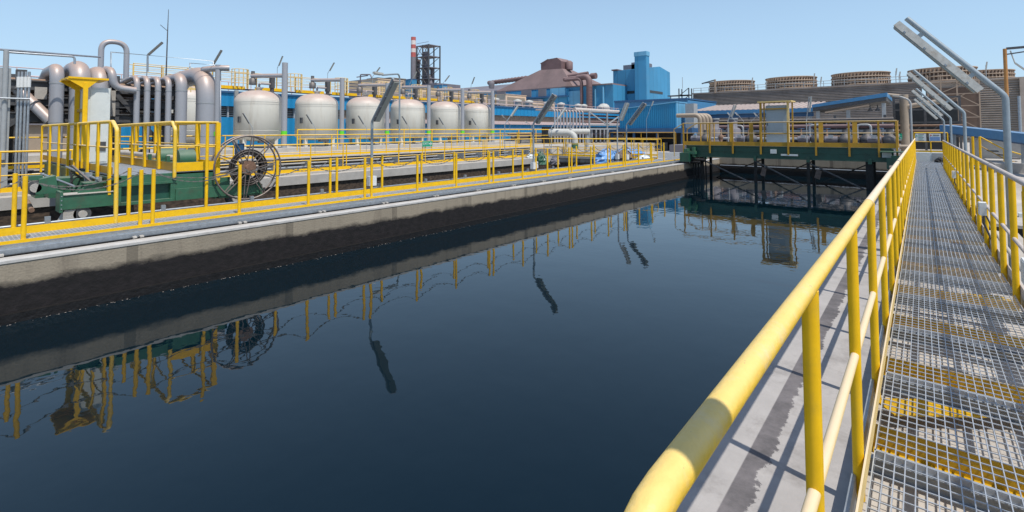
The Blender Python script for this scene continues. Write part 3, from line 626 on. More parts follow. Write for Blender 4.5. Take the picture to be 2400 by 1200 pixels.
roofbox('pale tan housing on the roof left of the striped chimney', 915, 950, 200, -41, 2.6, 2.5, CREAMP)
roofbox('tan housing behind the catwalk above the fourth vessel', 985, 1040, 222, -37.6, 1.4, 1, TAN)
for i, px in enumerate([1160, 1213, 1240, 1283, 1315, 1355, 1368, 1408]):
    p = at(px, 240, X=-36.7)
    t = T('roof_fan', ['first', 'second', 'third', 'fourth', 'fifth', 'sixth', 'seventh', 'eighth'][i]+' small grey ventilator along the blue hall roof edge, counting from the left', 'ventilator', (-36.7, p.y, 4.33), 'ventilators on the blue hall roof')
    r = .45; MB().lathe((-36.7, p.y, 4.33), [(r, .15), (r, .6), (r*1.2, .65), (r*1.1, .85), (.05, .98)], 14).build('hood', LAMPG, t)
    MB().box(-37.1, -36.3, p.y-.4, p.y+.4, 4.33, 4.48).build('base', DARKM, t)
p = at(1415, 238, X=-38); t = T('roof_dome', 'white domed hatch on the blue hall roof near its right end', 'roof hatch', (-38, p.y, 4.33))
MB().lathe((-38, p.y, 4.33), [(.95, 0), (.95, .75), (.8, 1.1), (.5, 1.35), (.03, 1.45)], 24).build('dome', LAMPG, t)
MB().lathe((-38, p.y, 4.33), [(1.0, .7), (1.0, .8)], 24, False).build('rim', GREY, t)

# ================================================================== FAR BUILDINGS
def farbox(mb, xa, xb, yy, zt_, dep=20, z0=-.42): mb.box(xa, xb, yy, yy+dep, z0, zt_); return mb
a = at(1112, 197, Y=140); b = at(1437, 195, Y=140)
t = T('industrial_hall', 'big blue industrial hall on the skyline left of the blue tower, with stepped panels', 'building', (-100, 150, -.42))
MB().box(-125, -75.0, 140, 175, -.42, 16.2).build('wall', BLUEF, t)
MB().box(-126, -91, 137.8, 140, -.42, 15.5).build('front_bay', BLUEF, t)
for i, (x0, x1) in enumerate([(1165, 1185), (1222, 1245), (1262, 1280), (1290, 1325)]):
    A = at(x0, 205, Y=137.7); B = at(x1, 205, Y=137.7); MB().box(A.x, B.x, 137.55, 137.8, 15.6-.25*0-2.0-i*.05, 15.6+.4).build('pale_panel', FARG if i < 3 else BLUEP, t)
A = at(1158, 213, Y=137); B = at(1330, 200, Y=137); MB().box(A.x, B.x, 136.6, 137.75, 12.9, 13.3).build('eaves', BLUED, t)
A = at(1150, 230, Y=136); B = at(1270, 215, Y=136); MB().box(A.x, B.x, 134, 136.5, 10.6, 12.3).build('lean_to_roof', FARG, t)
A = at(1333, 200, Y=139); B = at(1362, 240, Y=139); MB().box(A.x, B.x, 138.9, 139.9, 9.4, 14.8).build('pale_panel', BLUEP, t)
MB().box(-126, -75, 139.6, 175.5, 16.2, 16.6).build('roof', MAUVE, t)
A = at(1395, 200, Y=139); MB().box(A.x-.5, A.x-.2, 139.2, 139.9, 3, 15).build('downpipe', BLUEP, t); A = at(1413, 200, Y=139); MB().box(A.x-.3, A.x, 139.2, 139.9, 3, 15.6).build('downpipe', BLUEP, t)
# low dark range left
t = T('industrial_hall', 'low dark grey roofed hall on the skyline between the lattice tower and the blue hall', 'building', (-150, 150, -.42))
a = at(1035, 212, Y=160); b = at(1115, 196, Y=160)
MB().box(a.x, -126.5, 150, 175, -.42, 18).build('wall', BLUEF, t)
MB().prism([(a.x, 149.5, 18), (a.x, 176, 18), (a.x, 176, 21.5), (a.x, 160, 21.5)], (-126.5-a.x, 0, 0)).build('roof', FARG, t)
# purple brown pyramid hood and ridge duct
t = T('hood_building', 'dusty purple-brown pyramid hood with a gabled top box on the blue hall roof', 'building', (-105, 150, 16.6))
zb_ = 16.6
MB().add([(-125, 140, zb_), (-90, 140, zb_), (-90, 172, zb_), (-125, 172, zb_), (-105.9, 143, 23.6), (-96.2, 143, 23.3), (-96.2, 150, 23.3), (-105.9, 150, 23.6)],
         [(0, 1, 5, 4), (1, 2, 6, 5), (2, 3, 7, 6), (3, 0, 4, 7), (4, 5, 6, 7), (3, 2, 1, 0)]).build('pyramid_roof', MAUVE, t)
MB().prism([(-105.5, 143, 23.3), (-96.6, 143, 23.3), (-96.6, 143, 26.0), (-98.5, 143, 27.4), (-102.2, 143, 27.2), (-105.5, 143, 25.9)], (0, 7, 0)).build('top_box', MAUVED, t)
MB().prism([(-102.3, 142.8, 27.3), (-105.7, 142.8, 26.0), (-105.7, 142.8, 25.8), (-102.3, 142.8, 27.1)], (0, 7.4, 0)).build('top_roof', MAUVE, t)
MB().lathe((-95.6, 146.5, 23.2), [(1.3, 0), (1.3, 2.6), (.6, 3.2)], 14).build('vent', MAUVED, t)
t = T('duct', 'long ribbed purple-brown duct sloping up the skyline to the pyramid hood', 'duct', (-118, 142, 16))
a = at(1145, 196, Y=143); b = at(1236, 184, Y=143); MB().tube([a+V((0, 0, .3)), b+V((0, 0, .2))], .8, 14).build('duct_tube', MAUVED, t)
for k in range(12):
    q = a.lerp(b, (k+.5)/12)+V((0, 0, .25)); d = (b-a).normalized(); MB().tube([q-d*.1, q+d*.1], .9, 14).build('rib', MAUVED, t)
c = at(1152, 192, Y=141); MB().lathe(c+V((0, 0, -2.5)), [(1.0, 0), (1.2, 1.5), (1.2, 2.4), (.7, 2.8)], 14).build('end_fan', FARG, t)
t = T('duct', 'purple-brown twin pipes right of the pyramid hood bending down the blue wall', 'duct', (-85, 138, 8))
a = at(1322, 186, Y=139); b = at(1392, 178, Y=139); MB().tube([a, b], .75, 12).build('duct_tube', MAUVED, t)
MB().tube([b-V((1, 0, 0)), b+V((.8, 0, 0))], 1.0, 14).build('duct_end', MAUVED, t)
a2 = at(1325, 180, Y=143); b2 = at(1378, 172, Y=143); MB().tube([a2, b2], .7, 10).build('duct_tube', MAUVED, t)
c = at(1381, 182, Y=137); d = at(1381, 244, Y=137); MB().tube(arc([c+V((-5, 1, .4)), c+V((0, 0, .4)), d-V((0, 0, 6))], 2.2), .95, 14).build('down_pipe', MAUVED, t)
for k in range(14): MB().lathe((c.x, c.y, 3+k*.95), [(1.04, 0), (1.04, .2)], 14, False).build('rib', MAUVED, t)
c = at(1363, 184, Y=137); MB().tube(arc([c+V((-7, 1, 0)), c, c-V((0, 0, 16))], 2), .55, 10).build('down_pipe', MAUVED, t)
# blue tower
cx = at(1500, 160, Y=150).x; L0 = at(1437, 168, Y=150); far = at(1570, 170, X=cx)
t = T('tower_building', 'tall bright blue tower block with a square blue stack at its corner', 'building', (cx-5, 160, -.42))
zl = at(1437, 168, Y=150).z; zc = at(1500, 161, Y=150).z
mid_ = at(1546, 156, X=cx)
MB().prism([(cx, 150, -.42), (cx, far.y, -.42), (cx, far.y, far.z), (cx, mid_.y, mid_.z), (cx, 150, zc)], (L0.x-cx, 0, 0)).build('wall', BLUEF, t)
MB().box(L0.x-.4, cx-8.0, 149.5, 172, zl+.3, zl+.7).build('roof_edge', MAUVED, t)
s0 = at(1487, 124, Y=147.5); s1 = at(1514, 124, Y=147.5)
MB().box(s0.x, s1.x, 147.5, 149.9, -.42, s0.z-1.2).build('stack', BLUEF, t); MB().box(s0.x-.15, s1.x+.15, 147.35, 150.0, s0.z-1.2, s0.z+.2).build('stack_cap', BLUEP, t)
MB().box(cx, cx+.08, 152.3, 168, at(1520, 213, X=cx).z-.55, at(1520, 213, X=cx).z+.3).build('window_band', GLASSD, t)
zz = at(1460, 217, Y=150).z; MB().box(at(1443, 217, Y=150).x, at(1487, 217, Y=150).x, 149.9, 150, zz-.5, zz+.4).build('window_band', GLASSD, t)
A = at(1473, 156, Y=158); MB().box(A.x-1, A.x+4.5, 156, 162, 22.2, A.z+.3).build('roof_vent', FARG, t)
A = at(1524, 155, X=cx-3); MB().box(cx-6, cx-2, 156, 164, 22, A.z+.6).build('roof_vent', FARG, t)
# lower blue wing in front
t = T('industrial_hall', 'lower blue wing in front of the tower block with a dark sloping roof edge', 'building', (-45, 80, -.42))
A = at(1440, 243, Y=78); B = at(1612, 233, Y=78)
MB().box(A.x, B.x, 78, 92, -.42, A.z+.2).build('wall', BLUEM, t)
MB().prism([(A.x, 77.8, A.z+.2), (B.x, 77.8, B.z-.1), (B.x, 77.8, B.z+.25), (A.x, 77.8, A.z+.5)], (0, 14.5, 0)).build('roof', BLUED, t)
# blue shed
a = at(1452, 257, Y=45); b = at(1584, 240, Y=45); zb2 = 1.75
t = T('blue_shed', 'bright blue corrugated box shed on a raised steel frame before the tower', 'shed', ((a.x+b.x)/2, 46, -.42))
n = 60; sh = MB()
for i in range(n):   # real corrugation
    f0, f1 = i/n, (i+1)/n; x0 = a.x+(b.x-a.x)*f0; x1 = a.x+(b.x-a.x)*f1; dy = .05 if i % 2 else 0
    sh.box(x0, x1, 45-dy, 47.6, zb2, a.z+(b.z-a.z)*(f0+f1)/2)
sh.build('corrugated_wall', BLUES, t)
MB().box(b.x, b.x+.06, 45, 47.6, zb2, b.z).build('end_wall', BLUEP, t)
MB().prism([(a.x-.1, 44.9, a.z), (b.x+.1, 44.9, b.z), (b.x+.1, 44.9, b.z+.1), (a.x-.1, 44.9, a.z+.1)], (0, 2.8, 0)).build('roof', BLUEP, t)
MB().box(a.x-1.0, b.x+1.6, 44.6, 48, zb2-.45, zb2).build('base_beam', BLUED, t)
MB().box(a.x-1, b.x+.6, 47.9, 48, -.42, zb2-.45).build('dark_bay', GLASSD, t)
for i in range(4): MB().box(a.x-.9+i*2.4, a.x-.7+i*2.4, 44.8, 45, -.42, zb2-.45).build('column', BLUED, t)
MB().box(b.x+.5, b.x+1.3, 46, 47, zb2, b.z-.1).build('side_column', GREY, t)
simplerail('ochre railing in the dark bay below the blue shed', [(a.x-.5, 43.8), (b.x+.4, 43.8)], .3, 1.05, 1.9, toe=0, parts_mid=1, r=.035, mt=YBR)

# chimney etc.
c = at(969, 87, Y=150); t = T('chimney', 'tall chimney with red and white bands beside a dark lattice tower', 'chimney', (c.x, 150, -.42)); r = pw(11.5, c)/2
zs_ = [at(969, q, Y=150).z for q in (87, 95, 105, 114, 123, 134)]
MB().lathe((c.x, 150, 0), [(r*1.2, -.42), (r*1.08, zs_[5])], 16).build('shaft', FARG, t)
for k in range(5): MB().lathe((c.x, 150, 0), [(r*(1.08-.015*(5-k)), zs_[k+1]), (r*(1.07-.015*(5-k)), zs_[k])], 16).build('band', RED if k % 2 == 0 else WHT, t)
c = at(961, 138, Y=152); t = T('silo', 'grey cylindrical silo just left of the striped chimney', 'silo', (c.x, 156, -.42)); r = pw(13, c)/2+.5
MB().lathe((c.x, 156, 0), [(r, -.42), (r, c.z-2)], 16).build('shell', FARG, t); MB().lathe((c.x, 156, 0), [(r*1.12, c.z-2), (r*1.12, c.z)], 16).build('rim', MAUVED, t)
a = at(977, 108, Y=152); b = at(1005, 110, Y=152)
t = T('lattice_tower', 'dark steel lattice tower full of platforms right of the striped chimney', 'tower', ((a.x+b.x)/2, 155, -.42))
fr = MB(); X0, X1 = a.x, b.x; top = a.z
for x in (X0, (X0+X1)/2, X1):
    for y in (152, 159): fr.bar((x, y, 0), (x, y, top), .5, .5)
fr.build('column', DARKM, t); fl = MB(); br = MB()
nl = 8
for k in range(1, nl+1):
    z = top*k/nl; fl.box(X0, X1, 152, 159, z-.35, z)
    fl.bar((X0, 151.9, z+1.1), (X1, 151.9, z+1.1), .15, .15)
    z0_ = top*(k-1)/nl
    for (xa, xb) in ((X0, (X0+X1)/2), ((X0+X1)/2, X1)):
        br.bar((xa, 152, z0_), (xb, 152, z), .22, .22); br.bar((xb, 152, z0_), (xa, 152, z), .22, .22); br.bar((X1, 152, z0_), (X1, 159, z), .22, .22)
fl.build('floor', FARG, t); br.build('brace', DARKM, t)
MB().lathe((X0+3.5, 155, 0), [(1.6, 5), (1.6, top*.93)], 12).lathe((X0+5.5, 157, 0), [(1.0, 5), (1.0, top*.75)], 12).tube(arc([(X0+9, 154, 20), (X0+7, 154, 27), (X0+4, 154, 31)], 3), 1.0, 10).build('inner_pipe', FARG, t)
MB().box(X0-4, X1+8, 150, 165, -.42, at(1005, 196, Y=150).z).build('base_block', FARG, t)
c = at(958, 188, Y=148); t = T('blue_box_building', 'small blue block at the foot of the grey silo', 'building', (c.x, 148, -.42)); MB().box(c.x-3, c.x+3.5, 147, 150, -.42, c.z).build('wall', BLUEF, t); MB().box(c.x-3.1, c.x+3.6, 146.9, 150, c.z, c.z+.4).build('roof', BLUED, t)
c = at(1028, 201, Y=148); t = T('blue_box_building', 'small blue block right of the lattice tower base', 'building', (c.x, 148, -.42)); MB().box(c.x-2, c.x+3.5, 147, 150, -.42, c.z).build('wall', BLUEF, t); MB().box(c.x-2.1, c.x+3.6, 146.9, 150, c.z, c.z+.3).build('roof', BLUED, t)
a = at(818, 190, Y=130); b = at(872, 184, Y=130); e = at(892, 184, Y=130)
t = T('hopper_building', 'dark mauve-grey block with a bunker on the skyline above the second vessel', 'building', (b.x, 132, -.42))
MB().prism([(a.x, 130, -.42), (b.x, 130, -.42), (b.x, 130, b.z), (a.x, 130, a.z)], (0, 8, 0)).build('wall', FARG, t)
MB().box(b.x-2, e.x, 128.5, 136, -.42, e.z+.4).build('bunker', DARKM, t)
MB().tube(arc([(a.x+8, 131, a.z), (a.x+8, 131, a.z+2.6), (a.x+16, 131, a.z+2.0), (a.x+17, 131, a.z+.5)], .8), .3, 8).tube([(a.x+5, 131, a.z+1.6), (a.x+14, 131, a.z+1.7)], .25, 6).build('roof_pipe', FARG, t)

# ================================================================== COOLING TOWER
XL, XR, YC, ZC = -35.4, .2, 100, 8.8
t = T('cooling_tower', 'long brown slatted cooling tower filling the right background', 'cooling tower', (-17, 104, -.42))
MB().box(XL, XR, YC, YC+9, -.42, ZC).build('body', SLAT, t)
s_ = MB()
for i in range(34):
    z = ZC-.15-i*.27; s_.add([(XL-.1, YC-.02, z), (XR+.02, YC-.02, z), (XR+.02, YC-.22, z-.2), (XL-.1, YC-.22, z-.2), (XL-.1, YC-.02, z-.02), (XR+.02, YC-.02, z-.02), (XR+.02, YC-.22, z-.22), (XL-.1, YC-.22, z-.22)],
                             [(0, 1, 2, 3), (7, 6, 5, 4), (3, 2, 6, 7), (0, 3, 7, 4), (1, 0, 4, 5), (2, 1, 5, 6)])
s_.build('slats', SLAT, t)
MB().box(XL-.3, XR+.3, YC-.3, YC+9.3, ZC, ZC+.25).build('roof', SLAT, t)
h = MB(); h.tube([(XL, YC, ZC+1.2), (XR, YC, ZC+1.2)], .05, 6).tube([(XL, YC, ZC+.75), (XR, YC, ZC+.75)], .04, 6)
for i in range(24): h.box(XL+i*1.5, XL+i*1.5+.08, YC-.04, YC+.04, ZC+.25, ZC+1.2)
h.build('roof_railing', GREY, t)
def stack(label, cx_, cy_, d, z0_, z1_, first=None):
    if first: return dup(first, (cx_, cy_, z0_), label, 'fan stacks on the cooling tower')
    t = T('fan_stack', label, 'fan stack', (cx_, cy_, z0_), 'fan stacks on the cooling tower'); r = d/2; H_ = z1_-z0_
    c = (cx_, cy_, z0_); MB().lathe(c, [(r*1.04, 0), (r*.985, H_*.5), (r*1.0, H_), (r*.95, H_), (r*.94, 0)], 48).build('shell', STK, t)
    rb = MB()
    for k in range(52):
        a = 2*math.pi*k/52; u = V((math.cos(a), math.sin(a), 0))
        rb.bar(V(c)+u*(r*1.05)+V((0, 0, .02)), V(c)+u*(r*1.02)+V((0, 0, H_-.02)), .14, .22, u)
    rb.build('ribs', RIB, t)
    for f in (.06, .36, .66, .97): MB().lathe(c, [(r*1.06, H_*f-.09), (r*1.085, H_*f-.09), (r*1.085, H_*f+.09), (r*1.06, H_*f+.09)], 48, False).build('hoop', RIB, t)
    return t
s1 = stack('first ribbed round fan stack on the cooling tower, at its left end', -29.26, 104.5, 7.9, ZC+.25, 11.25)
stack('second ribbed fan stack on the cooling tower, counting from the left', -18.7, 104.5, 7.9, ZC+.25, 0, s1)
stack('third ribbed fan stack on the cooling tower, above the dark canopy roof', -8.0, 104.5, 7.9, ZC+.25, 0, s1)
# right half (recessed, with scaffolding)
t2 = T('cooling_tower', 'second lighter slatted cooling tower block behind the big strip lamp at the right edge', 'cooling tower', (6, 100, -.42))
MB().box(.7, 12.0, 99.5, 109, -.42, ZC-.1).build('body', SLATL, t2)
s_ = MB()
for i in range(28):
    z = ZC-.3-i*.33; s_.add([(6.7, 99.48, z), (10.8, 99.48, z), (10.8, 99.2, z-.25), (6.7, 99.2, z-.25), (6.7, 99.48, z-.03), (10.8, 99.48, z-.03), (10.8, 99.2, z-.28), (6.7, 99.2, z-.28)],
                            [(0, 1, 2, 3), (7, 6, 5, 4), (3, 2, 6, 7), (0, 3, 7, 4), (1, 0, 4, 5), (2, 1, 5, 6)])
s_.build('slats', SLATL, t2)
MB().box(.4, 12.3, 99.1, 109.2, ZC-.1, ZC+.1).build('roof', SLATL, t2); MB().box(10.8, 11.4, 98.9, 99.5, -.42, ZC-.1).build('corner_post', SLATL, t2)
MB().box(.8, 6.6, 99.3, 99.48, 0, ZC-1).build('dark_recess', STK, t2)
sf = MB()
for x in (.9, 2.4, 4.2, 6.6): sf.bar((x, 98.2, -.4), (x, 98.2, ZC+1), .16, .16)
for z in (1.5, 3.3, 5, 6.8, 8.6): sf.bar((.9, 98.2, z), (6.6, 98.2, z), .12, .12)
for k in range(4): sf.bar((.9+k*.3, 98.15, 1.5+k*1.75), (4.2+k*.4, 98.15, 3.2+k*1.75), .1, .1); sf.bar((6.6, 98.15, 1.5+k*1.75), (4.2, 98.15, 3.2+k*1.75), .1, .1)
sf.build('scaffold', RIB, t2)
stack('fourth ribbed fan stack, mostly hidden behind the big strip lamp', 2.7, 104.5, 7.9, ZC+.15, 0, s1)
stack('farthest right ribbed fan stack, in the row behind', 9.0, 126, 7.9, ZC+1.2, 0, s1)
MBp = [(1907, 172), (1923, 180), (2099, 160), (2107, 168), (1762, 182), (1795, 190), (2310, 145)]
for i, (px, py) in enumerate(MBp):
    p = at(px, py, Y=101); t = T('lamp_post', ['slim lamp mast left of the second gap between fan stacks', 'short lamp mast right beside the slim mast between the second and third stacks', 'slim lamp mast right of the third fan stack', 'short lamp mast right of the third fan stack', 'slim lamp mast between the first and second fan stacks', 'short lamp mast touching the left side of the second fan stack', 'tilted lamp above the rightmost fan stack'][i], 'lamp post', (p.x, 101, ZC+.2), 'lamp masts on the cooling tower roof')
    MB().tube([(p.x, 101, ZC+.2), (p.x, 101, p.z-.5)], .05, 8).build('pole', GREY, t); MB().bar((p.x, 101, p.z-1.1), (p.x+.15, 101, p.z), .18, .12).build('lamp_head', LAMPG, t)
# gantry arm left on stack one, and ochre davit at right
p = at(1672, 190, Y=99); q = at(1645, 196, Y=99)
t = T('davit_arm', 'small ochre jib arm pointing left beside the first fan stack', 'jib', (p.x, 99, ZC)); MB().bar((p.x+.3, 99, ZC), (p.x+.3, 99, p.z+.3), .3, .3).build('post', RIB, t); MB().bar(p+V((.3, 0, .2)), q, .2, .2).bar(p+V((0, 0, -.2)), q, .1, .1).build('arm', DARKM, t)
p = at(2358, 188, Y=60); q = at(2358, 114, Y=60); e = at(2402, 112, Y=60)
t = T('davit_arm', 'ochre crane post with a dark jib at the top right edge', 'jib', (p.x, 60, -.42))
MB().tube([(p.x, 60, -.42), (p.x, 60, q.z)], .13, 12).build('post', RIBR, t); MB().bar(q, (e.x+3, 60, e.z+.1), .14, .2).bar(q-V((0, 0, .5)), (e.x+3, 60, e.z), .1, .1).build('arm', DARKM, t)
MB().bar(q+V((.5, 0, -1.3)), q+V((1.4, 0, -2.3)), .2, .12).tube([q+V((.25, 0, -.2)), q+V((.5, 0, -1.3))], .05, 6).build('lamp_head', LAMPG, t)
# pipe tower at left end
t = T('stair_tower', 'dark steel frame tower at the left end of the cooling tower', 'tower', (-36.5, 99, -.42)); f_ = MB()
for x in (-37.6, -35.6):
    for y in (98, 99.6): f_.bar((x, y, -.4), (x, y, ZC+1.2), .18, .18)
for k in range(6):
    z = 1.5*k+1; f_.box(-37.6, -35.6, 98, 99.6, z, z+.12); f_.bar((-37.6, 98, z), (-35.6, 98, z+1.5), .12, .12)
f_.build('frame', DARKM, t); MB().box(-40, -35.5, 98, 99.6, ZC-.3, ZC-.1).build('platform', DARKM, t)
tag(MB().tube([(-39.5, 98.4, -.4), (-39.5, 98.4, ZC-.3)], .1, 6).tube([(-37, 98.4, ZC+1.2), (-37, 98.4, ZC+3.5)], .05, 6).build('mast', GREY), 'thin grey mast by the stair frame left of the cooling tower', 'mast')

# ================================================================== CANOPIES AND PLANT YARD BEHIND BRIDGE
ca = at(1617, 263, Y=52); cb = at(1905, 252, Y=52)
t = T('canopy', 'open shelter with a dusty corrugated roof and blue edge behind the far bridge', 'canopy', ((ca.x+cb.x)/2, 54, -.42))
n = 46; rf = MB(); z1_ = cb.z-.05; back = 60; rise = .9
for i in range(n):
    x0 = ca.x+(cb.x-ca.x)*i/n; x1 = ca.x+(cb.x-ca.x)*(i+1)/n; dz = .07 if i % 2 else 0
    rf.add([(x0, 52, z1_+dz), (x1, 52, z1_+dz), (x1, back, z1_+rise+dz), (x0, back, z1_+rise+dz), (x0, 52, z1_-.08), (x1, 52, z1_-.08), (x1, back, z1_+rise-.08), (x0, back, z1_+rise-.08)],
           [(0, 1, 2, 3), (7, 6, 5, 4), (0, 4, 5, 1), (1, 5, 6, 2), (2, 6, 7, 3), (3, 7, 4, 0)])
rf.build('roof', ROOFC, t)
MB().box(ca.x, cb.x, 51.85, 51.99, z1_-.35, z1_+.02).build('gutter', BLUEM, t); MB().box(ca.x+.3, cb.x, 52.2, 52.5, z1_-.75, z1_-.36).build('beam', BLUED, t)
for i in range(4): MB().box(ca.x+.6+i*3.4, ca.x+.9+i*3.4, 52.2, 52.5, -.42, z1_-.75).build('column', GREY, t)
MB().box(ca.x+.5, cb.x, 59.5, 59.7, -.42, z1_-1.0).build('shade_back_wall', GLASSD, t)  # near-black backdrop, painted dark to stand for the shade inside the shelter
cc = at(1903, 251, Y=50); cd2 = at(2079, 224, Y=50)
t = T('canopy', 'taller open shelter with a sloping blue roof edge right of the white cabinet', 'canopy', ((cc.x+cd2.x)/2, 54, -.42))
MB().prism([(cc.x, 50, cc.z-.05), (cd2.x, 50, cd2.z-.08), (cd2.x, 50, cd2.z+.25), (cc.x, 50, cc.z+.22)], (0, 9, 0)).build('roof', BLUEM, t)
MB().bar((cc.x+1, 49.8, cc.z-.5), (cd2.x-1.2, 49.8, cd2.z-.75), .12, .12).build('beam', RIB, t)
MB().prism([(cc.x+.05, 50.05, cc.z-.35), (cd2.x-.05, 50.05, cd2.z-.4), (cd2.x-.05, 50.05, cd2.z-.09), (cc.x+.05, 50.05, cc.z-.06)], (0, 8.8, 0)).build('shade_soffit', DARKM, t)  # dark slab added below the roof to paint its underside in shade
for x in (cc.x+.4, cc.x+2.6, cd2.x-.25): MB().box(x-.13, x+.13, 50.2, 50.5, -.42, 3.2 if x < -3 else 3.7).build('column', GREY, t)
MB().box(cc.x, cd2.x, 58.6, 58.8, -.42, 2.2).build('shade_back_wall', GLASSD, t)  # interior shade again put into a near-black backdrop
for i, x in enumerate((cc.x+4.1, cc.x+4.6)): MB().lathe((x, 50.6, 3.1), [(.2, 0), (.05, .25), (.03, .5)], 10).build('hanging_lamp', DARKM, t)
def pump(label, x, y, z, s=1, m1=None, m2=None, first=None):
    if first: return dup(first, (x, y, z), label, 'pump sets behind the far bridge')
    t = T('pump_set', label, 'pump', (x, y, z), 'pump sets behind the far bridge')
    MB().tube([(x-.7*s, y, z+.5*s), (x+.1*s, y, z+.5*s)], .24*s, 14).build('motor', m1 or FARG, t)
    MB().lathe((x+.55*s, y, z+.15*s), [(.3*s, 0), (.42*s, .2*s), (.42*s, .5*s), (.2*s, .7*s), (.2*s, 1.1*s)], 14).build('pump_casing', m2 or DARKM, t)
    MB().box(x-.9*s, x+1.0*s, y-.35*s, y+.35*s, z, z+.15*s).build('base_frame', DARKM, t)
    MB().box(x-.45*s, x-.15*s, y-.4*s, y-.25*s, z+.6*s, z+.85*s).build('terminal_box', GREY, t)
    return t
tag(MB().box(-14, -1.2, 34.5, 46, -.42, .5).build('plinth', FARG), 'dark grey pump plinth behind the far bridge', 'plinth')
PQ = [(1640, 36.5, 'draped sheet end'), (1745, 37, 'left half'), (1895, 37, ''), (1960, 36.5, ''), (2010, 37.5, ''), (2062, 36.5, '')]
PL_ = ['grey pump set at the left of the row behind the far bridge', 'grey pump set behind the bridge railing just left of the white cabinet', 'grey pump set behind the bridge just right of the white cabinet', 'pump set behind the bridge railing, third from its right end', 'pump set behind the bridge railing, second from its right end', 'pump set behind the bridge railing, nearest its right end']
p0 = None
for i, (px, Y_, _) in enumerate(PQ):
    q = at(px, 330, Y=Y_)
    if p0 is None: p0 = pump(PL_[0], q.x, Y_, .5, .85)
    else: pump(PL_[i], q.x, Y_, .5, first=p0)
VL = ['left end', 'second from left', 'third from left', 'middle', 'third from right', 'second from right', 'right end']
v0_ = None
for i in range(7):
    q = at(1690+i*62, 320, Y=40)
    if v0_ is None:
        v0_ = T('gate_valve', 'handwheel valve on the pipes behind the far bridge, '+VL[0], 'valve', (q.x, 40, .5), 'handwheel valves behind the far bridge')
        MB().lathe((q.x, 40, .5), [(.22, 0), (.22, .1), (.12, .15), (.2, .4), (.2, .6), (.07, .7), (.04, 1.15)], 12).build('valve_body', RUST, v0_)
        MB().tube([(q.x+.2*math.cos(k*.628), 40+.2*math.sin(k*.628), 1.62) for k in range(11)], .025, 6, False).build('handwheel', BMOT, v0_)
        MB().tube([(q.x-1.1, 40, .9), (q.x+1.1, 40, .9)], .1, 10).build('pipe_stub', GREY, v0_)
    else: dup(v0_, (q.x, 40+.3*(i % 2), .5), 'handwheel valve on the pipes behind the far bridge, '+VL[i])
sf2 = T('pipe_frame_rack', 'dark pipe stand with several pipes under the canopies behind the far bridge', 'pipe rack', (-8, 44, -.4))
for x in (-14.5, -11, -8, -5, -2): MB().box(x-.08, x+.08, 44, 44.15, -.4, 2.6).build('post', DARKM, sf2)
for z, r_, m9 in ((1.0, .14, RUST), (1.45, .1, GREY), (1.8, .16, MAUVED), (2.3, .1, DARKM)): MB().tube([(-15, 43.9, z), (-1.5, 43.9, z)], r_, 10).build('pipe', m9, sf2)
for x in (-12.2, -9.4, -6.6, -3.6): MB().tube(arc([(x, 43.6, .5), (x, 43.6, 1.9), (x+.8, 43.6, 1.9), (x+.8, 43.6, .5)], .25), .08, 10).build('pipe', GREY, sf2)
for i, px in enumerate([1675, 1718]):
    p = at(px, 283, Y=42); t = T('vertical_tank', ['upright grey cylinder tank under the canopy, left one', 'upright grey cylinder tank under the canopy, next to the pale lamp'][i], 'tank', (p.x, 42, -.3), 'upright tanks under the canopy')
    MB().lathe((p.x, 42, -.3), [(.55, 0), (.55, 1.9), (.45, 2.0), (.32, 2.05), (.32, p.z+.4)], 20).build('shell', FARG, t); MB().lathe((p.x, 42, -.3), [(.37, p.z+.4), (.37, p.z+.5)], 20).build('flange', GREY, t)
for i in range(4):
    p = at(1632+i*8, 270, Y=40+i*.5); t = T('elbow_pipe', 'dusty cream elbow pipe behind the left end of the far bridge, '+['leftmost', 'second', 'third', 'rightmost'][i]+' of four', 'pipe', (p.x, 40, -.3), 'cream elbow pipes')
    MB().tube(arc([(p.x-1.6, 40+i*.5, p.z), (p.x+.3, 40+i*.5, p.z), (p.x+.3, 40+i*.5, -.3)], .5), .17, 12).build('bend', CREAMP, t); MB().lathe((p.x+.3, 40+i*.5, .6), [(.24, 0), (.24, .08)], 12).build('flange', CREAMP, t)
tag(MB().tube(arc([(-11, 36, .55), (-.5, 36, .55)], .3), .12, 12).build('header_pipe', CREAMP), 'long pale horizontal pipe behind the bridge railing', 'pipe')
tag(MB().tube(arc([(-10.4, 35, .25), (-1.0, 35, .25)], .3), .07, 10).build('header_pipe', WPL), 'thin white horizontal pipe low behind the bridge railing', 'pipe')
for i, (px, py, Y_, d, L_, wd) in enumerate([(1706, 284, 33, (.35, 0, .94), 1.1, .9), (1724, 285, 36, (-.6, 0, .8), .8, .4), (1743, 285, 36, (-.6, 0, .8), .8, .4), (1760, 285, 38, (.7, 0, .7), 1.7, .5), (1890, 283, 33, (.12, 0, .99), 1.4, .8), (1806-18, 287, 39, (-.6, 0, .8), .9, .4)]):
    p = at(px, py, Y=Y_); lamp(['white strip lamp tilting right behind the left half of the bridge', 'thin lamp leaning left under the canopy, nearer the white strip lamp', 'thin lamp leaning left under the canopy by the column', 'long strip lamp leaning right beside the white cabinet frame', 'white strip lamp standing right of the white cabinet', 'thin lamp leaning left just before the cabinet frame'][i], p.x, Y_, -.4, p.z, L_, d, flen=L_*.8, s=wd, box=False, group='strip lamps behind the far bridge', m_=GREY)

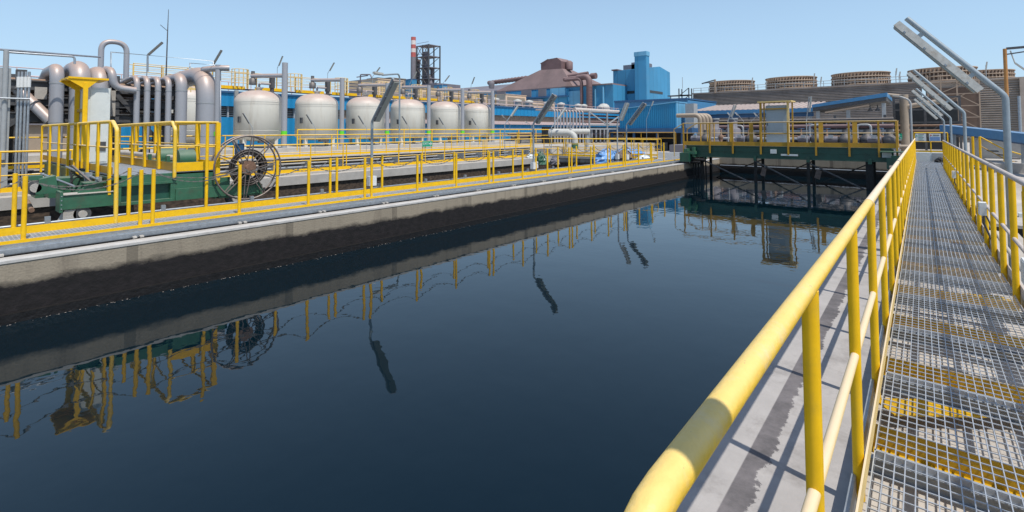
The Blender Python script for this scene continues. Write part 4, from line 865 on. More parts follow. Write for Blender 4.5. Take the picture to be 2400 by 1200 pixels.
# ================================================================== FAR BRIDGE
def bridge_far():
    Y0, Y1, XA, XB, zd = 25.0, 26.7, -9.35, -.75, .79
    t = T('scraper_bridge', 'dark green travelling bridge across the main basin with yellow railings and black legs', 'bridge', (-5, 25.8, -.15))
    MB().box(XA+.1, XB-.2, Y0, Y0+.03, .25, .79).box(XA+.1, XB-.2, Y0-.07, Y0+.1, .76, .79).box(XA+.1, XB-.2, Y0-.07, Y0+.1, .22, .25).box(XA+.1, XB-.2, Y0-.03, Y0, .52, .54).build('main_girder', DGREEN, t)
    MB().box(XA+.1, XB-.2, Y1-.03, Y1, .25, .79).build('main_girder', DGREEN, t)
    MB().box(XA, XB, Y0+.1, Y1-.05, .74, .80).build('deck', GRAT, t)
    for x in (XA-.05, XB-.35):
        MB().box(x, x+.45, Y0-.55, Y1+.5, -.02, .42).build('end_carriage', DGREEN, t)
        for y in (Y0-.3, Y1+.25):
            MB().tube([(x+.1, y, .03), (x+.35, y, .03)], .15, 16).build('wheel', DARKM, t)
    MB().box(XA, XB, Y0-.095, Y0-.085, .80, .99).build('toe_board', YBR, t)
    MB().box(XA, XB, Y1+.02, Y1+.03, .80, .95).build('toe_board', YBR, t)
    for y, nm in ((Y0-.1, 0), (Y1+.05, 1)):
        MB().tube(arc([(XA-.5, y, .2 if nm == 0 else .8), (XA-.5, y, 1.6), (XA, y, 1.9), (XB, y, 1.9)], .12), .024, 10).build('top_rail', YDUST if nm == 0 else YBR, t)
        MB().tube([(XA-.1, y, 1.4), (XB, y, 1.4)], .014, 8).build('mid_rail', YDUST, t)
    for x in (-9.35, -8.05, -6.98, -5.75, -4.62, -3.55, -2.35, -1.7+.35, -.77):
        MB().box(x-.035, x+.035, Y0-.14, Y0-.1, .42 if x > -9 else .3, 1.9).build('post', YBR, t)
    for x in (-7.55, -6.6, -3.6, -2.3):
        MB().box(x-.09, x+.09, Y1+.03, Y1+.06, .5, 1.9).build('post', YBR, t)
    for dx in range(3): MB().tube([(XA+.25+dx*.35, Y1, .8), (XA+.25+dx*.35, Y1, 1.88)], .028, 8).build('post', YBR, t)
    MB().box(XB-.02, XB+.02, Y0-.1, Y0+.6, .8, 1.88).build('gate_panel', YBR, t)
    # legs and braces
    L_ = [-8.55, -6.05, -3.9, -1.7]
    for i, x in enumerate(L_):
        w_ = .06 if i < 3 else .13
        for y in (Y0+.1, Y1-.2): MB().box(x-w_, x+w_, y, y+.1, -1.25, .25).build('leg', BLACK, t)
    for a, b in zip(L_[:-1], L_[1:]):
        MB().bar((a, Y0+.05, .1), (b-.15, Y0+.05, -.95), .06, .05).build('brace', DARKM, t)
        MB().bar((b, Y1-.05, .1), (a+.2, Y1-.05, -.95), .06, .05).build('brace', BLACK, t)
        MB().box(b-.03, b+.1, Y0-.1, Y0-.03, .12, .34).build('gusset', DGREEN, t)
    for x in (-5.72, -3.55): MB().add([(x, Y0, -.15), (x+.18, Y0-.06, -.25), (x+.1, Y0, -.62), (x-.12, Y0+.05, -.55), (x+.06, Y0+.12, -.3)], [(0, 1, 4), (1, 2, 4), (2, 3, 4), (3, 0, 4), (0, 3, 2, 1)]).build('rag', BAG, t)
    for q in range(6):
        x = -9.0+q*.09; MB().tube([(x, Y0+.2+q*.1, .2), (x+.05, Y0+.2+q*.1, -1.2)], .035, 8).build('riser', BLACK, t)
    MB().tube([(-9.15, Y0-.1, .12), (-8.3, Y0-.1, .05)], .09, 10).tube([(-9.0, Y0-.15, -.05), (-8.5, Y0-.15, -.05)], .08, 10).build('scraper_drive', BLACK, t)
    MB().box(-5.35, -5.1, Y0-.13, Y0-.08, .47, .66).build('sign_plate', CAB, t); MB().box(-4.92, -4.25, Y0-.13, Y0-.08, .38, .46).build('sign_plate', CAB, t)
    MB().box(-9.1, -8.7, Y0-.35, Y0-.08, .35, .5).box(-9.25, -9.05, Y0-.4, Y0-.1, .2, .62).box(-8.85, -8.75, Y0-.3, Y0-.1, .2, .7).build('buffer', GREEN, t)
    MB().box(-1.25, -.95, Y0-.25, Y0-.1, .42, .66).build('control_box', CAB, t)
    MB().box(-.95, -.6, Y0-.5, Y0-.1, .1, .5).box(-1.3, -.4, Y0-.6, Y0-.1, .64, .68).build('bracket', GREEN, t)
    MB().tube([(-1.0, Y0-.5, .0), (-.75, Y0-.55, .0)], .14, 12).build('drive_motor', DARKM, t)
    return t
bridge_far()
def cabinet(label, x0, x1, y0, y1, z0, z1, CAB=CAB):
    t = T('control_cabinet', label, 'cabinet', ((x0+x1)/2, (y0+y1)/2, z0))
    MB().box(x0, x1, y0, y1, z0+.08, z1).build('body', CAB, t); MB().box(x0+.03, x1-.03, y0-.014, y0, z0+.12, z1-.05).build('door', CAB, t)
    MB().box(x1, x1+.012, y0+.04, y1-.04, z0+.12, z1-.05).build('door', CAB, t)
    MB().box(x0+.02, x1-.02, y0+.02, y1-.02, z0, z0+.08).build('plinth', GREY, t)
    MB().box(x1+.012, x1+.03, y0+.15, y0+.32, z0+.35, z0+.55).build('vent_grille', DARKM, t)
    MB().box(x0+.06, x0+.09, y0-.03, y0-.014, (z0+z1)/2, (z0+z1)/2+.14).build('handle', DARKM, t)
    return t
cabinet('tall pale cabinet in the middle of the far green bridge', -5.75, -4.85, 26.0, 26.5, .80, 2.72, CABSHADE)
t = T('steel_portal', 'yellow frame standing round the pale cabinet on the far bridge', 'frame', (-5.3, 26, .8))
for x in (-5.95, -4.78): MB().box(x-.045, x+.045, 25.85, 25.93, .8, 2.86).build('post', YBR if x < -5 else YPALE, t)
MB().box(-6.05, -4.6, 25.7, 26.7, 2.86, 2.92).build('roof_bar', YPALE, t)
for z in (2.52, 1.35): MB().box(-5.95, -4.8, 25.88, 25.92, z, z+.06).build('rung', YBR, t)
for x in (-5.95, -4.72): MB().box(x-.03, x+.03, 26.55, 26.61, .8, 2.86).build('post', YBR, t)

# ================================================================== LEFT BRIDGE (spans second basin)
XA, XB, zd = -18.9, -11.05, .78
t = T('scraper_bridge', 'green travelling bridge over the second basin at the left with yellow railed platform', 'bridge', (-15, 3, -.15))
MB().box(XA, XB, 2.2, 2.24, .2, .74).box(XA, XB, 2.16, 2.3, .70, .74).box(XA, XB, 3.82, 3.86, .2, .74).build('main_girder', GREEN, t)
g_ = MB(); grating(g_, XA, XB-.02, 2.25, 3.12, .79, .12, .06, .012, .04); g_.box(XA, XB-.02, 2.25, 3.12, .72, .745); g_.build('deck', GRAT, t)
MB().box(XA, XB, 3.14, 3.84, .74, .84).build('machine_deck', GREY, t)
MB().box(XB-.03, XB, 2.24, 3.84, .62, .77).box(XB-.03, XB+.03, 2.24, 3.15, .58, .62).box(XB-.06, XB+.04, 2.3, 3.1, .24, .29).box(XB-.06, XB+.02, 2.22, 2.3, .24, .6).box(XB-.06, XB+.02, 3.05, 3.13, .24, .6).box(XB-.02, XB+.01, 3.13, 4.1, .44, .62).box(XB+.0, XB+.05, 3.13, 4.7, .24, .46).build('end_frame', GREEN, t)
MB().box(XB-.1, XB-.06, 2.24, 3.13, .28, .58).build('recess', DGREEN, t)
MB().box(XB-.3, XB+.02, 1.5, 2.22, .26, .5).build('end_carriage', GREEN, t)
MB().box(XB-.3, XB+.02, 3.9, 4.75, .2, .42).build('end_carriage', GREEN, t)
MB().box(XB-.34, XB+.06, 1.48, 1.52, .22, .56).build('end_plate', GREEN, t)
MB().box(XB-.32, XB+.04, 1.52, 2.2, .50, .51).build('dust_cover', CONC, t)
for z in (.28, .35, .42, .49):
    MB().tube([(XB+.062, 1.5, z), (XB+.07, 1.5, z)], .01, 8).build('bolt', GALV, t)
for k in range(4): MB().tube(arc([(-11.5-.3*k, 1.6+.1*k, .55), (-11.8-.3*k, 1.8, .75+.04*k), (-12.3-.2*k, 2.1, .6)], .2), .012, 6).build('hydraulic_hose', BLACK, t)
MB().box(XB-.001, XB+.004, 3.3, 3.55, .5, .57).build('label_plate', CONC, t)
for y in (1.78, 4.2):
    MB().tube([(XB-.2, y, .16), (XB+.0, y, .16)], .12, 18).build('wheel', DARKM, t)
    MB().tube([(XB+.0, y, .16), (XB+.05, y, .16)], .06, 14).build('wheel_hub', CONC, t)
MB().add([(XB+.0, 1.55, .25), (XB+.0, 1.7, .25), (XB+.0, 1.7, .02), (XB+.0, 1.45, .02), (XB-.1, 1.55, .25), (XB-.1, 1.7, .25), (XB-.1, 1.7, .02), (XB-.1, 1.45, .02)], [(0, 1, 2, 3), (7, 6, 5, 4), (0, 4, 5, 1), (1, 5, 6, 2), (2, 6, 7, 3), (3, 7, 4, 0)]).build('rail_guard', CONC, t)
# brackets on carriage
MB().prism([(XB-.1, 1.72, .51), (XB-.1, 2.12, .51), (XB-.1, 2.05, .66), (XB-.1, 1.85, .66)], (-.03, 0, 0)).prism([(XB-.35, 1.72, .51), (XB-.35, 2.12, .51), (XB-.35, 2.05, .66), (XB-.35, 1.85, .66)], (-.03, 0, 0)).box(XB-.4, XB-.05, 1.8, 2.1, .66, .68).build('bearing_bracket', GREEN, t)
for k, x in enumerate((-12.2, -13.4, -14.5)):
    MB().prism([(x, 2.19, .25), (x, 1.85, .25), (x, 2.19, .66)], (-.04, 0, 0)).build('gusset', GREEN, t)
qm = at(84, 441, X=-11.6)
MB().tube([(-12.3, qm.y, qm.z), (-11.65, qm.y, qm.z)], .125, 18).build('drive_motor', DARKM, t)
MB().tube([(-11.65, qm.y, qm.z), (-11.6, qm.y, qm.z)], .075, 16).build('motor_cap', CONC, t)
MB().box(-12.0, -11.75, qm.y-.1, qm.y+.1, qm.z+.125, qm.z+.2).build('terminal_box', GREEN, t)
MB().tube([(-11.5, 1.2, .25), (-13.6, 1.35, .2)], .04, 8).build('drag_bar', RUST, t)
MB().prism([(-11.6, 1.55, .5), (-11.6, 1.25, .5), (-11.6, 1.3, .75), (-11.6, 1.5, .8)], (-.3, 0, 0)).build('motor_mount', GREEN, t)
MB().bar((-11.3, 2.05, .52), (-11.9, 1.75, .95), .03, .03).build('strut', DARKM, t)
MB().bar((-12.3, 2.1, .4), (-12.9, 1.6, .72), .04, .04).build('strut', YEL, t)
MB().box(-12.9, -12.3, 1.5, 2.1, .35, .7).box(-13.6, -13.0, 1.4, 1.9, .3, .62).build('gearbox', GREEN, t)
MB().tube([(-11.1, 2.0, .72), (-13.5, 1.9, .85)], .02, 8).tube([(-11.3, 1.7, .62), (-13.2, 1.5, .75)], .02, 8).build('push_rod', GALV, t)
MB().box(-11.32, -11.22, 1.98, 2.06, .6, .76).build('clamp', GALV, t)
MB().box(-11.75, -11.65, 1.9, 2.0, .66, .82).build('clamp', GALV, t)
# toe boards and rails
MB().box(XA, XB, 2.165, 2.175, .8, .93).build('toe_board', YBR, t); MB().box(XA, XB-.02, 3.125, 3.135, .8, .96).build('toe_board', YBR, t)
MB().box(XB, XB+.01, 3.13, 3.87, .79, .96).build('toe_board', YEL, t); MB().box(XA, XB, 3.86, 3.87, .8, .96).build('toe_board', YEL, t)
MB().tube(arc([(XA, 2.15, 1.74), (XB+.05, 2.15, 1.74), (XB+.35, 2.15, 1.60), (XB+.42, 2.15, .0)], .08), .032, 14).build('top_rail', YRAIL, t)
MB().tube([(XA, 2.15, 1.28), (XB, 2.15, 1.28)], .016, 8).build('mid_rail', YPALE, t)
for x in (XB-.02, -12.0, -12.9, -13.9, -15.0, -16.2, -17.5, XA): MB().box(x-.05, x+.05, 2.11, 2.15, .45, 1.74).build('post', YEL, t)
MB().tube(arc([(XB+.05, 3.1, .68), (XB+.05, 3.1, 1.60), (XB-.12, 3.1, 1.74), (XA, 3.1, 1.70)], .08), .032, 14).build('top_rail', YRAIL, t)
MB().tube([(XB, 3.1, 1.28), (XA, 3.1, 1.26)], .016, 8).build('mid_rail', YPALE, t)
MB().tube([(XB, 3.1, 1.74), (XB, 3.86, 1.74), (XA, 3.86, 1.74)], .026, 12).tube([(XB, 3.1, 1.28), (XB, 3.86, 1.28), (XA, 3.86, 1.28)], .016, 8).build('top_rail', YRAIL, t)
for x in (-12.0, -13.0, -14.0, -15.2, -16.5): MB().box(x-.05, x+.05, 3.08, 3.12, .8, 1.72).build('post', YEL, t)
for x in (XB, -12.2, -13.6, -15.2, -17): MB().box(x-.04, x+.04, 3.82, 3.9, .5, 1.74).build('post', YEL, t)
MB().tube([(XB+.3, 3.57, .0), (XB+.3, 3.57, 1.72)], .03, 12).build('post', YEL, t)
for k, x in enumerate((-12.1, -13.4)):
    MB().tube([(x, 3.45, .98), (x, 3.75, .98)], .2, 20).build('rope_drum', GREEN, t)
    MB().box(x-.25, x+.25, 3.3, 3.8, .84, .92).box(x-.2, x-.12, 3.3, 3.36, .92, 1.05).build('drum_base', GREEN, t)
MB().tube([(-12.1, 3.6, .98), (-17.5, 3.6, .98)], .06, 10).build('drive_shaft', CONC, t)
cabinet('tall pale grey control cabinet under the yellow canopy on the left bridge', -14.7, -13.7, 2.24, 2.62, .80, 2.52)
t = T('cabinet_canopy', 'yellow steel canopy with flared bracket head beside the left control cabinet', 'canopy', (-15.5, 2.5, .8))
for x, y in ((-13.6, 2.18), (-14.45, 2.18)):
    MB().box(x-.035, x+.035, y-.04, y+.04, .8, 2.60).build('post', YEL, t)
    MB().prism([(x, y-.32, 2.68), (x, y+.22, 2.68), (x, y+.05, 2.5), (x, y-.05, 2.5)], (.02, 0, 0)).build('bracket', YEL, t)
MB().box(-14.5, -13.56, 1.9, 2.56, 2.68, 2.72).build('roof_plate', YEL, t)
MB().box(-14.4, -13.65, 2.17, 2.19, 2.0, 2.06).build('rung', YBR, t)
MB().box(-14.4, -13.65, 2.17, 2.19, 1.2, 1.26).build('rung', YBR, t)

# hose reel wheel
cx_, cy_, cz_ = -10.98, 4.42, .80; R_ = .665
t = T('hose_reel', 'big spoked steel cable reel wheel standing at the end of the left bridge', 'reel', (cx_, cy_, .1))
def ring(mb, r, rad, x, n=48, seg=8):
    P_ = [(x, cy_+r*math.cos(2*math.pi*k/n), cz_+r*math.sin(2*math.pi*k/n)) for k in range(n+1)]; return mb.tube(P_, rad, seg, False)
for x in (cx_+.06, cx_-.14): ring(MB(), R_, .019, x).build('rim', WHEEL, t)
for rr2, ra in ((.37, .02), (.325, .02), (.28, .016)):
    ring(MB(), rr2, ra, cx_+.05).build('inner_ring', BRONZE, t)
for k in range(10):
    a = 2*math.pi*k/10+.2
    for off in (-.045, .045):
        u = V((0, math.cos(a), math.sin(a))); s2 = V((0, -math.sin(a), math.cos(a)))
        MB().bar(V((cx_+.06, cy_, cz_))+u*.13+s2*off*1.1, V((cx_+.06, cy_, cz_))+u*R_+s2*off*.4, .016, .028, (1, 0, 0)).build('spoke', WHEEL, t)
MB().tube([(cx_-.1, cy_, cz_), (cx_+.07, cy_, cz_)], .15, 24).build('hub', RUST, t)
MB().tube([(cx_+.07, cy_, cz_), (cx_+.1, cy_, cz_)], .07, 16).build('hub_cap', RUST, t)
cable = MB()
for k in range(5): ring(cable, .30, .03, cx_-.12+k*.035, 40, 8)
cable.build('wound_cable', BLACK, t)
MB().box(cx_-.45, cx_-.15, cy_-.1, cy_+.1, .1, cz_).build('stand', DGREEN, t)
MB().tube([(cx_-.3, cy_-.05, cz_+.2), (cx_-.3, cy_-.05, cz_+.5)], .09, 14).build('motor', BMOT, t)

# ================================================================== BIG PIPES (left background)
def bend(label, px, py, wd, X=-20.5, back=3.0, drop=.5, group='grey down pipes of the pipe rack', z0=-.05, rad=None, dy=0):
    p = at(px, py, X=X); r = pw(wd, p)/2; z = p.z-r
    t = T('down_pipe', label, 'pipe', (X, p.y, z0), group)
    rad = rad or max(.35, r*2.2)
    MB().tube(arc([(X, p.y, z0), (X, p.y, z), (X-back, p.y+dy, z), (X-back-1.5, p.y+dy, z-drop)], rad, 10), r, 24).build('pipe', PIPE, t)
    for zz in (z-rad*1.0-.1, z-rad-1.3):
        MB().lathe((X, p.y, zz), [(r+.008, 0), (r+.008, .03)], 24, False).build('weld_band', GREY, t)
    return t
bend('thick grey down pipe with a dusty elbow left of the yellow canopy', 135, 147, 36, back=1.6, drop=.4)
bend('thickest dusty elbow pipe rising behind the yellow canopy', 190, 139, 52, back=1.2, drop=.3)
bend('grey elbow pipe directly behind the pale control cabinet', 237, 153, 46, back=1.4)
bend('slim grey down pipe, first of four right of the control cabinet', 322, 175, 15, X=-20.3, back=.9, drop=.1)
bend('slim grey down pipe, second of four right of the control cabinet', 346, 176, 15, X=-20.3, back=.9, drop=.1)
bend('slim grey down pipe, third of four right of the control cabinet', 371, 177, 15, X=-20.3, back=.9, drop=.1)
bend('slim grey down pipe, fourth of four right of the control cabinet', 396, 178, 15, X=-20.3, back=.9, drop=.1)
bend('medium grey elbow pipe between the slim pipes and the thick one', 426, 169, 29, X=-20.3, back=1.6, drop=.2)
bend('thick grey elbow pipe with a large bend left of the first vessel', 486, 153, 50, X=-20.3, back=2.6, drop=.6, rad=1.0)
p = at(511, 152, X=-20.0); t = T('vent_pipe', 'slim grey riser with a side branch beside the thick elbow pipe', 'pipe', (-20, p.y, 0), 'grey riser pipes between the vessels')
MB().tube([(-20, p.y, 0), (-20, p.y, p.z)], .09, 12).build('riser', PIPE, t); MB().tube([(-20.6, p.y-.3, p.z-.16), (-20, p.y+.0, p.z-.12), (-19.9, p.y+.35, p.z-.1)], .11, 10).build('branch', PIPE, t); MB().lathe((-20, p.y, at(511, 312, X=-20).z-.1), [(.1, 0), (.1, .16)], 12, False).build('green_band', LIME, t)
a = at(236, 158, X=-24); b = at(296, 158, X=-24); zt2 = at(265, 98, X=-24).z
t = T('loop_pipe', 'tall inverted U pipe rising above the pipe rack', 'pipe', (-24, (a.y+b.y)/2, 2)); MB().tube(arc([(-24, a.y, 2), (-24, a.y, zt2), (-24, b.y, zt2-.0), (-24, b.y, 2)], .6, 10), pw(15, a)/2, 18).build('pipe', PIPE, t)
MB().lathe((-24, a.y, 3.6), [(.2, 0), (.2, .05)], 18, False).lathe((-24, b.y, 3.6), [(.2, 0), (.2, .05)], 18, False).build('weld_band', GREY, t)
p1 = at(262, 165, X=-20.2); p2 = at(268, 205, X=-20.2); p3 = at(318, 212, X=-20.2)
t = T('drop_pipe', 'grey pipe swinging down and right below the elbow beside the cabinet', 'pipe', p3); MB().tube(arc([p1+V((-.8, 0, .1)), p1, p2, p3], .3, 8), .11, 16).build('pipe', PIPE, t); 
t = T('thick_diagonal_pipe', 'grey pipe slanting down left of the thick down pipe', 'pipe', (-21, 1.6, 1)); a = at(38, 205, X=-21.5); b = at(120, 285, X=-20.8); MB().tube([a, b], .16, 16).build('pipe', PIPE, t); MB().tube([a.lerp(b, .5), a.lerp(b, .52)], .19, 16).build('flange', GREY, t)
# pipe rack trestle
t = T('pipe_rack', 'dark steel pipe rack with stacked beams behind the grey down pipes', 'pipe rack', (-24, 3, -.42))
for X_ in (-21.4, -23.2, -25.4):
    for y in (-4, -.5, 1.9, 4.2, 6.1): MB().box(X_-.12, X_+.12, y-.12, y+.12, -.42, 3.5).build('column', DARKM, t)
for k, z in enumerate((3.15, 2.65, 2.15)):
    for X_ in (-21.35, -23.2, -25.4):
        MB().box(X_-.1, X_+.1, -6, 6.2, z, z+.04).box(X_-.02, X_+.02, -6, 6.2, z-.22, z).box(X_-.1, X_+.1, -6, 6.2, z-.26, z-.22).build('beam', DARKM, t)
    for i in range(8):
        MB().tube([(-21.6-i*.45, -6, z-.05+.0*i), (-21.6-i*.45, 6.2, z-.05)], .11 if i % 3 else .17, 10).build('rack_pipe', DARKM if i % 2 else RUST, t)
for i in range(9):
    q = random.uniform(-1, 7); MB().box(-21.24, -21.18, q, q+.28, random.choice((2.98, 2.5, 2.0)), 0+random.choice((3.08, 2.6, 2.1))).build('tag_plate', CONC, t)
for (ya, za, yb, zb3) in ((-.5, 0, 1.9, 2.0), (1.9, 0, -.5, 2), (4.2, 0, 6.1, 2.1), (6.1, .4, 4.2, 2.9)): MB().bar((-21.3, ya, za), (-21.3, yb, zb3), .12, .14).build('brace', DARKM, t)
MB().box(-26, -21.5, -6, 8, .25, .3).build('lower_deck', DARKM, t)
# left edge column, conduits, top pipe frame
a = at(10, 160, X=-19.9); t = T('steel_column', 'grey steel column at the left edge of the frame beside four thin conduits', 'column', (-19.9, a.y, -.42))
MB().box(-20.05, -19.75, a.y-.13, a.y+.13, -.42, a.z).build('column_shaft', GREY, t); MB().box(-20.1, -19.7, a.y-.2, a.y+.2, -.42, -.3).build('base_plate', GREY, t)
b = at(15, 117, X=-19.7); MB().tube([(-19.7, b.y, .8), (-19.7, b.y, b.z)], .06, 10).build('mast', GREY, t)
t = T('conduit_bundle', 'four thin pale conduits rising side by side near the left edge', 'conduit', (-19.7, 1.7, -.3))
for px in (44, 52, 61, 69):
    q = at(px, 168, X=-19.7); MB().tube([(-19.7, q.y, -.3), (-19.7, q.y, q.z)], .03, 8).build('conduit', GALV, t); MB().lathe((-19.7, q.y, q.z-.45), [(.045, 0), (.045, .3)], 8).build('coupling', WPL, t)
t = T('tube_gantry', 'thin grey pipe frame across the sky from the left edge to the inverted U pipe', 'gantry', (-19.7, 2, 3))
a = at(-60, 112, X=-19.7); b = at(15, 117, X=-19.7); c = at(175, 133, X=-19.7); d = at(235, 134, X=-22); c2 = at(175, 150, X=-19.7)
MB().tube([a, b, d], .03, 8).tube(arc([b-V((0, 0, .06)), c, c2], .08), .03, 8).build('tube', GALV, t); MB().tube([at(0, 230, X=-19.6), at(70, 232, X=-19.6)], .025, 8).build('strut', GALV, t)
t = T('tube_gantry', 'thin grey pipe frame between the inverted U pipe and the first vessel', 'gantry', (-20, 5, 3))
a = at(260, 122, X=-20.4); b = at(500, 143, X=-20.4); MB().tube([at(260, 165, X=-20.4), a, b, at(500, 160, X=-20.4)], .022, 8).tube([at(347, 129, X=-20.4), at(347, 168, X=-20.4)], .02, 8).build('tube', GALV, t)
MB().tube([at(445, 160, X=-20.1), at(445, 148, X=-20.1), at(517, 153, X=-20.1), at(517, 300, X=-20.1)], .022, 8).build('strut', GALV, t)
a = at(389, 168, X=-26); b = at(395, 22, X=-26); t = T('antenna_mast', 'very thin tall antenna mast above the slim grey pipes', 'antenna', a); MB().tube([a-V((0, 0, 1)), a.lerp(b, .6), b], [.035, .022, .01], 8).build('mast', DARKM, t); MB().bar(b-V((0, 0, 1.0)), b-V((0, .3, .75)), .02, .02).build('whip', DARKM, t)
# tan yard building glimpsed behind the pipes
t = T('yard_building', 'low tan building glimpsed through the pipe rack', 'building', (-33, -1, -.42)); MB().box(-38, -31, -10, 5.5, -.42, 1.9).build('wall', CREAMP, t); MB().box(-38.2, -30.8, -10, 5.6, 1.9, 2.05).build('roof', FARG, t)
# catwalk rail on top of rack
simplerail('pale yellow railing on top of the pipe rack', [(-26, at(312, 160, X=-26).y), (-26, 9.0)], 3.5, .95, 1.1, toe=.12, parts_mid=2, mt=YPALE)

# ================================================================== YARD CLUTTER (beyond second basin)
# pipe manifold
a = at(1310, 240, X=-23); t = T('manifold', 'bank of thin silver pipes bending down from a header before the blue hall', 'pipes', (-23, a.y+3, 0))
ya = at(1300, 260, X=-24).y; yb = at(1366, 260, X=-24).y; zt3 = at(1330, 258, X=-24).z
for i in range(10):
    y = ya+(yb-ya)*(i/9)**1.1
    MB().tube(arc([(-24, y, .4), (-24, y, zt3), (-26, y, zt3)], .25), .07, 10).build('down_pipe', PIPE, t)
MB().tube([(-24.3, yb-1, zt3+.1), (-24.3, yb+22, zt3+.1)], .2, 12).build('header', DUSTR, t)
t = T('steel_truss', 'light grey braced steel frame between the pipe manifold and the blue shed', 'frame', (-24, yb+8, 0)); f_ = MB()
yt0, yt1 = yb+.3, yb+17
for i in range(6):
    y = yt0+(yt1-yt0)*i/5; f_.bar((-23.5, y, -.4), (-23.5, y, zt3), .12, .12)
    if i < 5:
        y2 = yt0+(yt1-yt0)*(i+1)/5
        if i % 2: f_.bar((-23.5, y, 2.1), (-23.5, y2, zt3-.1), .1, .1)
        else: f_.bar((-23.5, y, zt3-.1), (-23.5, y2, 2.1), .1, .1)
for z in (zt3, 2.1, 1.7): f_.bar((-23.5, yt0, z), (-23.5, yt1, z), .1, .12)
f_.build('frame', GREY, t)
for z in (2.4, 2.7, 3.0, 1.2): MB().tube([(-24.6, yt0, z), (-24.6, yt1, z)], .1, 10).build('pipe', MAUVED, t)
for i in range(7): MB().tube([(-24.2, yt0+i*.8, -.3), (-24.2, yt0+i*.8, 1.7)], .09, 10).build('pipe', PIPE, t)
MB().box(-26, -25.8, yt0-4, yt1, -.4, 1.9).build('dark_panel', GLASSD, t)
# big elbow with green base
p = at(1347, 312, X=-18.6); t = T('elbow_pipe', 'large pale elbow pipe with a green foot and handwheels in the middle yard', 'pipe', (-18.6, p.y, .35), )
yE = p.y; zE = p.z; MB().tube(arc([(-20.4, yE-.3, zE), (-18.6, yE, zE), (-18.6, yE, .3)], .55, 10), .22, 20).build('pipe', LAMPG, t)
MB().lathe((-18.6, yE, .3), [(.235, 0), (.235, .38)], 20).build('green_base', GREEN, t)
MB().tube([(-20.4, yE-.3, zE), (-20.5, yE-.32, zE)], .3, 20).build('flange', GREY, t)
MB().tube([(-20.6, yE+.1, zE+.12), (-19.4, yE+3.2, zE+.12)], .2, 16).build('pipe', LAMPG, t)
for k, y in enumerate((yE+1.0, yE+3.0)):
    P_ = [(-19.6, y+.26*math.cos(6.283*q/16), zE+.5+.26*math.sin(6.283*q/16)) for q in range(17)]
    MB().tube(P_, .025, 6, False).bar((-19.6, y-.24, zE+.5), (-19.6, y+.24, zE+.5), .02, .02).bar((-19.6, y, zE+.2), (-19.6, y, zE+.73), .02, .02).build('handwheel', GALV, t)
MB().box(-20.1, -19.9, yE+1, yE+1.2, .3, zE).build('support', GREY, t)
MB().box(-19.6, -19.4, yE+3, yE+3.2, .3, zE).build('support', GREY, t)
def clump(name, label, cat, x, y, z, sx, sy, sz, m_, n=60, seed=1):
    rnd = random.Random(seed); mb = MB(); seg = 18; rows = 9; vs_ = []
    for i in range(rows+1):
        a = i/rows*math.pi/2
        for k in range(seg):
            b_ = 2*math.pi*k/seg; rr3 = math.cos(a)*(1+rnd.uniform(-.18, .18)); vs_.append((x+sx*rr3*math.cos(b_), y+sy*rr3*math.sin(b_), z+sz*math.sin(a)*(1+rnd.uniform(-.12, .12))))
    mb.add(vs_, [(i*seg+k, i*seg+(k+1) % seg, (i+1)*seg+(k+1) % seg, (i+1)*seg+k) for i in range(rows) for k in range(seg)])
    return tag(mb.build(name, m_), label, cat)
for i, (nm, px, py, X_, s3, m_, lb, ct) in enumerate([
    ('tarpaulin', 1422, 352, -14.3, (.7, .9, .85), TARP, 'crumpled blue and white tarpaulin heap beyond the end of the second basin', 'tarpaulin'),
    ('sack', 1462, 350, -13.2, (.6, .7, .8), BAG, 'dark brown bulging sack right of the blue tarpaulin heap', 'sack'),
    ('tarpaulin', 1268, 350, -17.0, (.3, .3, .7), GREEN, 'green wrapped valve standing at the corner of the second basin', 'valve'),
    ('sack', 1512, 350, -11.9, (.6, .6, .55), SIGNW, 'white rubble sack by the far end of the chain-post walkway', 'sack'),
    ('sack', 1243, 352, -18.6, (.35, .35, .5), SIGNW, 'small white sack behind the far railing near the basin corner', 'sack'),
    ('tarpaulin', 1470, 325, -17, (1.3, 1.3, .6), TARP, 'low pile of blue sheets under the blue shed', 'tarpaulin'),
    ('tarpaulin', 1640, 322, -9.5, (.9, .6, .8), TARP, 'blue and white sheet draped behind the left end of the far bridge', 'tarpaulin'),
    ('tarpaulin', 1668, 325, -9, (.9, .6, .5), SIGNW, 'pale crumpled sheeting beside the draped blue sheet behind the bridge', 'tarpaulin'),
    ('sack', 2130, 345, -.9, (.35, .5, .55), BAG, 'dusty heap of sacks left of the walkway end', 'sack'),
    ('sack', 1300, 348, -16.5, (.3, .3, .4), FARG, 'grey bundle beside the green wrapped valve', 'sack')]):
    p = at(px, py, Y=34) if 1600 < px < 1700 else at(px, py, X=X_); clump(nm, lb, ct, p.x, p.y if abs(p.y) < 45 else 36, GZ+.02 if nm != 'x' else 0, *s3, m_, seed=i+3)
